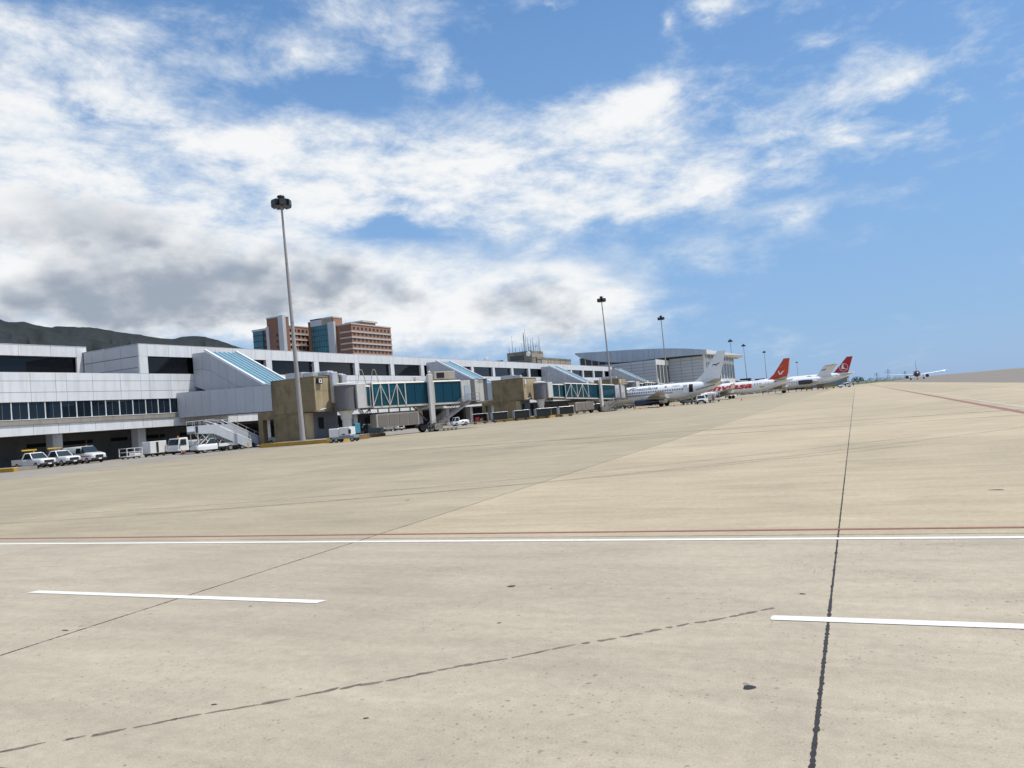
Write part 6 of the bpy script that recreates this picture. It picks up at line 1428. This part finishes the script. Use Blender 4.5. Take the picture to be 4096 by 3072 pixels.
ring.add([(cxx+rr4*math.cos(2*math.pi*i/k4), -0.36, czz+rr4*math.sin(2*math.pi*i/k4)) for i in range(k4)] + [(cxx+(rr4-0.2)*math.cos(2*math.pi*i/k4), -0.36, czz+(rr4-0.2)*math.sin(2*math.pi*i/k4)) for i in range(k4)], [(i, (i+1) % k4, k4+(i+1) % k4, k4+i) for i in range(k4)]); ring.build('emblem_ring', m_signwht, fin4, local=True)
decal('emblem_bird', [(cxx-2.0, czz-0.75), (cxx-0.9, czz-0.62), (cxx-1.2, czz-0.1), (cxx-1.0, czz+0.9), (cxx-0.2, czz+1.9), (cxx+0.45, czz+2.2), (cxx-0.05, czz+1.3), (cxx-0.05, czz+0.2), (cxx+0.5, czz-0.55), (cxx+1.9, czz-1.25), (cxx+0.4, czz-0.98), (cxx-0.9, czz-0.88)], m_signwht, fin4, -0.37)
skin_rect('registration', P4, 48.6, 50.8, 6.6, 6.9, m_ltblue, f4)
# --- taxiing airliner far out, head on
S = dict(L=36.0, R=1.98, zc=3.75, tail=0.64, flat=0.8, paint=pbr('aircraft_wine', (0.075, 0.04, 0.05), 0.35),
         wing=[(11.5, 7.0, 1.5, 2.9, 0.8), (15.0, 4.2, 6.0, 3.4, 0.75), (20.5, 1.9, 17.0, 4.6, 0.35)], wingmat=m_acwhite,
         stab=[(30.0, 3.6, 0.5, 5.2, 0.3), (32.6, 1.5, 6.2, 5.9, 0.15)],
         fin=[(27.0, 7.0, 5.0, 0.1), (28.6, 5.4, 6.0, 0.34), (33.2, 2.2, 12.4, 0.2)],
         eng=(11.0, 15.2, 5.75, 2.0, 1.02, m_navy, 3.0), mg=(17.8, 3.8, 0.58, 0.42), ng=(5.0, 0.42), windows=[])
a5, f5, fin5, P5 = aircraft('dark red and white airliner taxiing head-on in the distance', 22.6, 545.0, R_(88), S)

# ------------------------------------------------------------------ people
m_skin = pbr('skin', (0.24, 0.13, 0.085), 0.6); m_hair = pbr('dark_hair', (0.012, 0.010, 0.009), 0.7)
def cloth(n, c): return pbr(n, c, 0.85, var=0.1, scale=8)
C_HV = cloth('hi_vis_green', (0.30, 0.55, 0.03)); C_RED = cloth('red_shirt', (0.42, 0.05, 0.035)); C_NAVY = cloth('navy_cloth', (0.02, 0.03, 0.07)); C_WHITE = cloth('white_shirt', (0.65, 0.65, 0.63)); C_DARK = cloth('dark_cloth', (0.03, 0.03, 0.034)); C_BLUE = cloth('blue_jeans', (0.05, 0.09, 0.17)); C_OR = cloth('orange_vest', (0.6, 0.16, 0.02))
def person_mesh(stride, arm):
    """skinned skeleton: one continuous body with head, arms, five-fingered hands, legs and feet"""
    V = []; E = []; Rr = []
    def add(p, r, par=None):
        V.append(p); Rr.append(r); i = len(V)-1
        if par is not None: E.append((par, i))
        return i
    pel = add((0, 0, 0.95), 0.135); sp = add((0, 0, 1.12), 0.125, pel); ch = add((0.01, 0, 1.32), 0.145, sp); nk = add((0.0, 0, 1.48), 0.055, ch); hd = add((0.02, 0, 1.58), 0.085, nk); ht = add((0.015, 0, 1.70), 0.08, hd)
    for s in (-1, 1):
        k = stride*s; hip = add((0, 0.09*s, 0.90), 0.095, pel); kn = add((0.12*k+0.03, 0.10*s, 0.50), 0.062, hip); an = add((0.16*k-0.02, 0.10*s, 0.09), 0.042, kn); add((0.16*k+0.15, 0.11*s, 0.045), 0.04, an)
        sh = add((0.0, 0.19*s, 1.40), 0.06, ch); el = add((-0.05*k-0.02, 0.25*s, 1.13), 0.042, sh); wr = add((arm*0.18-0.08*k, 0.24*s, 0.90+arm*0.12), 0.030, el); pm = add((arm*0.22-0.08*k, 0.24*s, 0.83+arm*0.10), 0.034, wr)
        bx, bz = arm*0.22-0.08*k, 0.83+arm*0.10
        for fi, (dx, l) in enumerate(((0.028, 0.075), (0.01, 0.085), (-0.01, 0.08), (-0.028, 0.065))):
            q = add((bx+dx, 0.24*s, bz-0.045), 0.011, pm); add((bx+dx+0.012, 0.235*s, bz-0.045-l*0.7), 0.009, q)
        th = add((bx+0.045, 0.225*s, bz+0.0), 0.012, pm); add((bx+0.06, 0.215*s, bz-0.04), 0.010, th)
    me = bpy.data.meshes.new('person'); me.from_pydata(V, E, []); ob = bpy.data.objects.new('person_rig', me); COL.objects.link(ob)
    md = ob.modifiers.new('skin', 'SKIN'); md.use_smooth_shade = True
    for i, r in enumerate(Rr): me.skin_vertices[0].data[i].radius = (r, r)
    me.skin_vertices[0].data[0].use_root = True
    sb_ = ob.modifiers.new('sub', 'SUBSURF'); sb_.levels = 1
    dg = bpy.context.evaluated_depsgraph_get(); out = bpy.data.meshes.new_from_object(ob.evaluated_get(dg)); bpy.data.objects.remove(ob); return out
_bodies = [person_mesh(0.2, 0.0), person_mesh(1.1, 0.6), person_mesh(0.0, 1.2)]
def person(x, y, rz, top, legs, label, kind=0):
    o = thing('person', label, 'person', (x, y, 0), rz); me = _bodies[kind % 3].copy(); me.materials.clear()
    for m in (m_skin, top, legs, m_tyre_r): me.materials.append(m)
    for p in me.polygons:
        c = p.center; p.use_smooth = True
        p.material_index = 3 if c.z < 0.09 else 2 if c.z < 0.98 and abs(c.y) < 0.205 else 1 if c.z < 1.47 and (abs(c.y) < 0.225 or c.z > 1.12) else 0
    b = bpy.data.objects.new('body', me); COL.objects.link(b); b.parent = o
    MB().lathe([(1.60, 0.098), (1.68, 0.102), (1.74, 0.085), (1.785, 0.02)], (0.0, 0, 0), 'z', 12).build('hair', m_hair, o, smooth=True, local=True)
    f = MB(); f.tube((0.10, 0, 1.63), (0.125, 0, 1.595), 0.012, 0.018, 6); f.build('nose', m_skin, o, local=True)
    return o
person(-32.2, 168.8, R_(-60), C_RED, C_BLUE, 'person in red shirt and jeans standing beside the service cart', 0)
person(-37.0, 170.0, R_(20), C_HV, C_DARK, 'person in bright green vest under the airliner tail', 2)
person(-38.4, 296.5, R_(90), C_DARK, C_NAVY, 'person in dark clothes, left of two under the red-finned airliner', 0)
person(-36.9, 300.0, R_(160), C_NAVY, C_DARK, 'person in navy, right of two under the red-finned airliner', 1)
person(-36.0, 314.0, R_(10), C_RED, C_DARK, 'person with red top beyond the red-finned airliner', 1)
person(-33.6, 314.0, R_(190), C_WHITE, C_NAVY, 'person in white top beyond the red-finned airliner', 0)
person(-29.4, 296.0, R_(40), C_DARK, C_DARK, 'person in black beside the T-tail airliner main wheels', 1)
person(-27.2, 300.5, R_(-30), C_NAVY, C_NAVY, 'person in navy overalls behind the T-tail airliner wheels', 0)
person(-25.6, 303.5, R_(140), C_DARK, C_BLUE, 'person in dark top right of the T-tail airliner wheels', 2)
person(-11.7, 336.0, R_(100), C_NAVY, C_DARK, 'person in navy at the far end under the tails', 0)
person(-8.7, 331.3, R_(-90), C_DARK, C_NAVY, 'lone person in dark clothes standing farthest right', 1)

# ------------------------------------------------------------------ far buildings, trees, pylons
m_farwall = pbr('far_wall', (0.30, 0.33, 0.36), 0.7, var=0.1, scale=0.1); m_fardark = pbr('far_dark_glass', (0.045, 0.065, 0.075), 0.3)
def far_gate(x, y, label, l=26):
    t = thing('far_jet_bridge', label, 'jet bridge', (x, y, 0), 0, 'distant jet bridges beyond the hall'); MB().box(-4, 4, 0, 7, 0.0, 7.5).build('gate_block', m_farwall, t, local=True)
    MB().box(3, 5.5, -2, l, 4.4, 7.2).build('tunnel', m_fardark, t, local=True); MB().box(2.8, 5.7, -2, l, 7.2, 7.5).build('tunnel_roof', m_truss, t, local=True); MB().box(2.8, 5.7, l-6, l-5, 0, 4.4).build('leg', m_truss, t, local=True)
    MB().box(-3, 3, 1, 5, 7.5, 9.2).build('roof_plant', m_fardark, t, local=True)
far_gate(-68, 400, 'distant glazed jet bridge right of the hall front'); far_gate(-68, 455, 'second distant jet bridge above the red lettering'); far_gate(-68, 515, 'third distant jet bridge left of the red fin'); far_gate(-68, 345, 'glazed jet bridge below the hall front windows')
t = thing('far_terminal', 'low distant grey terminal wing behind the red-finned airliner', 'terminal', (-100, 520, 0), world=True)
MB().box(-130, -84, 405, 760, 0, 9.0).build('wing_block', m_farwall, t); 
for k in range(14): piece('window_bay', t, m_fardark, -84.1, -83.9, 410+k*25, 430+k*25, 4.5, 7.5)
MB().box(-130, -83.5, 404, 761, 9.0, 9.6).build('roof_edge', m_trim, t)
t = thing('far_shed', 'grey shed wall far behind the crimson-tailed airliner', 'shed', (-30, 600, 0), world=True)
MB().box(-44, -19.5, 600, 640, 0, 6.4).build('shed_wall', m_farwall, t); MB().box(-45, -19, 599, 641, 6.4, 6.8).build('shed_roof', m_trim, t); MB().box(-60, -44, 598, 640, 0, 4.2).build('annex', m_fardark, t)
m_leaf = pbr('tree_leaf', (0.050, 0.075, 0.026), 0.8, var=0.4, scale=0.8); m_bark = pbr('tree_bark', (0.09, 0.065, 0.045), 0.9)
def tree(x, y, h, w, label, seed, n=700):
    rr = random.Random(seed); t = thing('bushy_tree', label, 'tree', (x, y, 0), 0, 'trees at the far end of the apron')
    m = MB(); m.tube((0, 0, -0.2), (0, 0, h*0.35), h*0.04, h*0.028, 8)
    for k in range(5):
        a = rr.uniform(0, 6.28); m.tube((0, 0, h*0.3), (math.cos(a)*w*0.3, math.sin(a)*w*0.3, h*rr.uniform(0.5, 0.75)), h*0.022, h*0.008, 6)
    m.build('trunk', m_bark, t, local=True)
    cl = [(rr.uniform(-.36, .36)*w, rr.uniform(-.36, .36)*w, h*rr.uniform(0.42, 0.85), rr.uniform(0.14, 0.26)*w) for _ in range(12)]
    c = MB(); s = h*0.045
    for _ in range(n):
        cx_, cy_, cz_, cr = rr.choice(cl); d = Vector((rr.gauss(0, 1), rr.gauss(0, 1), rr.gauss(0, 1))).normalized()*cr*rr.uniform(0.55, 1.05); p = Vector((cx_, cy_, cz_))+d*Vector((1, 1, .8)) if False else Vector((cx_+d.x, cy_+d.y, cz_+d.z*0.8))
        u = Vector((rr.gauss(0, 1), rr.gauss(0, 1), rr.gauss(0, 1))).normalized(); v = u.orthogonal().normalized(); w2 = u.cross(v)
        k = s*rr.uniform(0.6, 1.5); c.add([p-v*k, p+w2*k*0.6, p+v*k, p-w2*k*0.6], [(0, 1, 2, 3)])
    c.build('crown', m_leaf, t, local=True)
tr = random.Random(11)
tree(-13.5, 640, 5.4, 9.0, 'largest dark bushy tree just right of the crimson tail', 1, 1000)
for i, (x, y, h, w, l) in enumerate(((-19.0, 632, 3.8, 7, 'low dark tree left of the largest one'), (-7.5, 655, 3.6, 8, 'low bush right of the largest tree'), (-2.0, 690, 3.4, 9, 'wide low bush at the start of the hedge line'), (5.0, 730, 3.3, 10, 'hedge-like bush in the middle of the far line'), (12.0, 790, 3.2, 11, 'hedge-like bush towards the lattice towers'), (20.5, 880, 3.2, 12, 'farthest low bush at the end of the hedge line'))): tree(x, y, h, w, l, 20+i, 500)
def pylon(x, y, h, label):
    t = thing('lattice_tower', label, 'lattice tower', (x, y, 0), 0, 'lattice towers on the far horizon'); m = MB(); n = 6
    for k in range(n):
        z0, z1 = h*k/n, h*(k+1)/n; w0, w1 = h*0.10*(1-k/n)+0.3, h*0.10*(1-(k+1)/n)+0.3
        for sx, sy in ((-1, -1), (1, -1), (1, 1), (-1, 1)): m.bar((sx*w0, sy*w0, z0), (sx*w1, sy*w1, z1), 0.28)
        for s in (-1, 1): m.bar((-w0, s*w0, z0), (w1, s*w1, z1), 0.2); m.bar((w0, s*w0, z0), (-w1, s*w1, z1), 0.2)
    m.build('lattice', m_farwall, t, local=True); a = MB()
    for f in (0.7, 0.85): a.bar((-h*0.28, 0, h*f), (h*0.28, 0, h*f), 0.3)
    a.build('cross_arm', m_farwall, t, local=True)
pylon(-0.4, 1300, 13, 'left lattice tower on the far horizon'); pylon(15.5, 1300, 17, 'tallest lattice tower left of the taxiing airliner'); pylon(38.0, 1300, 12, 'lattice tower right behind the taxiing airliner wing')
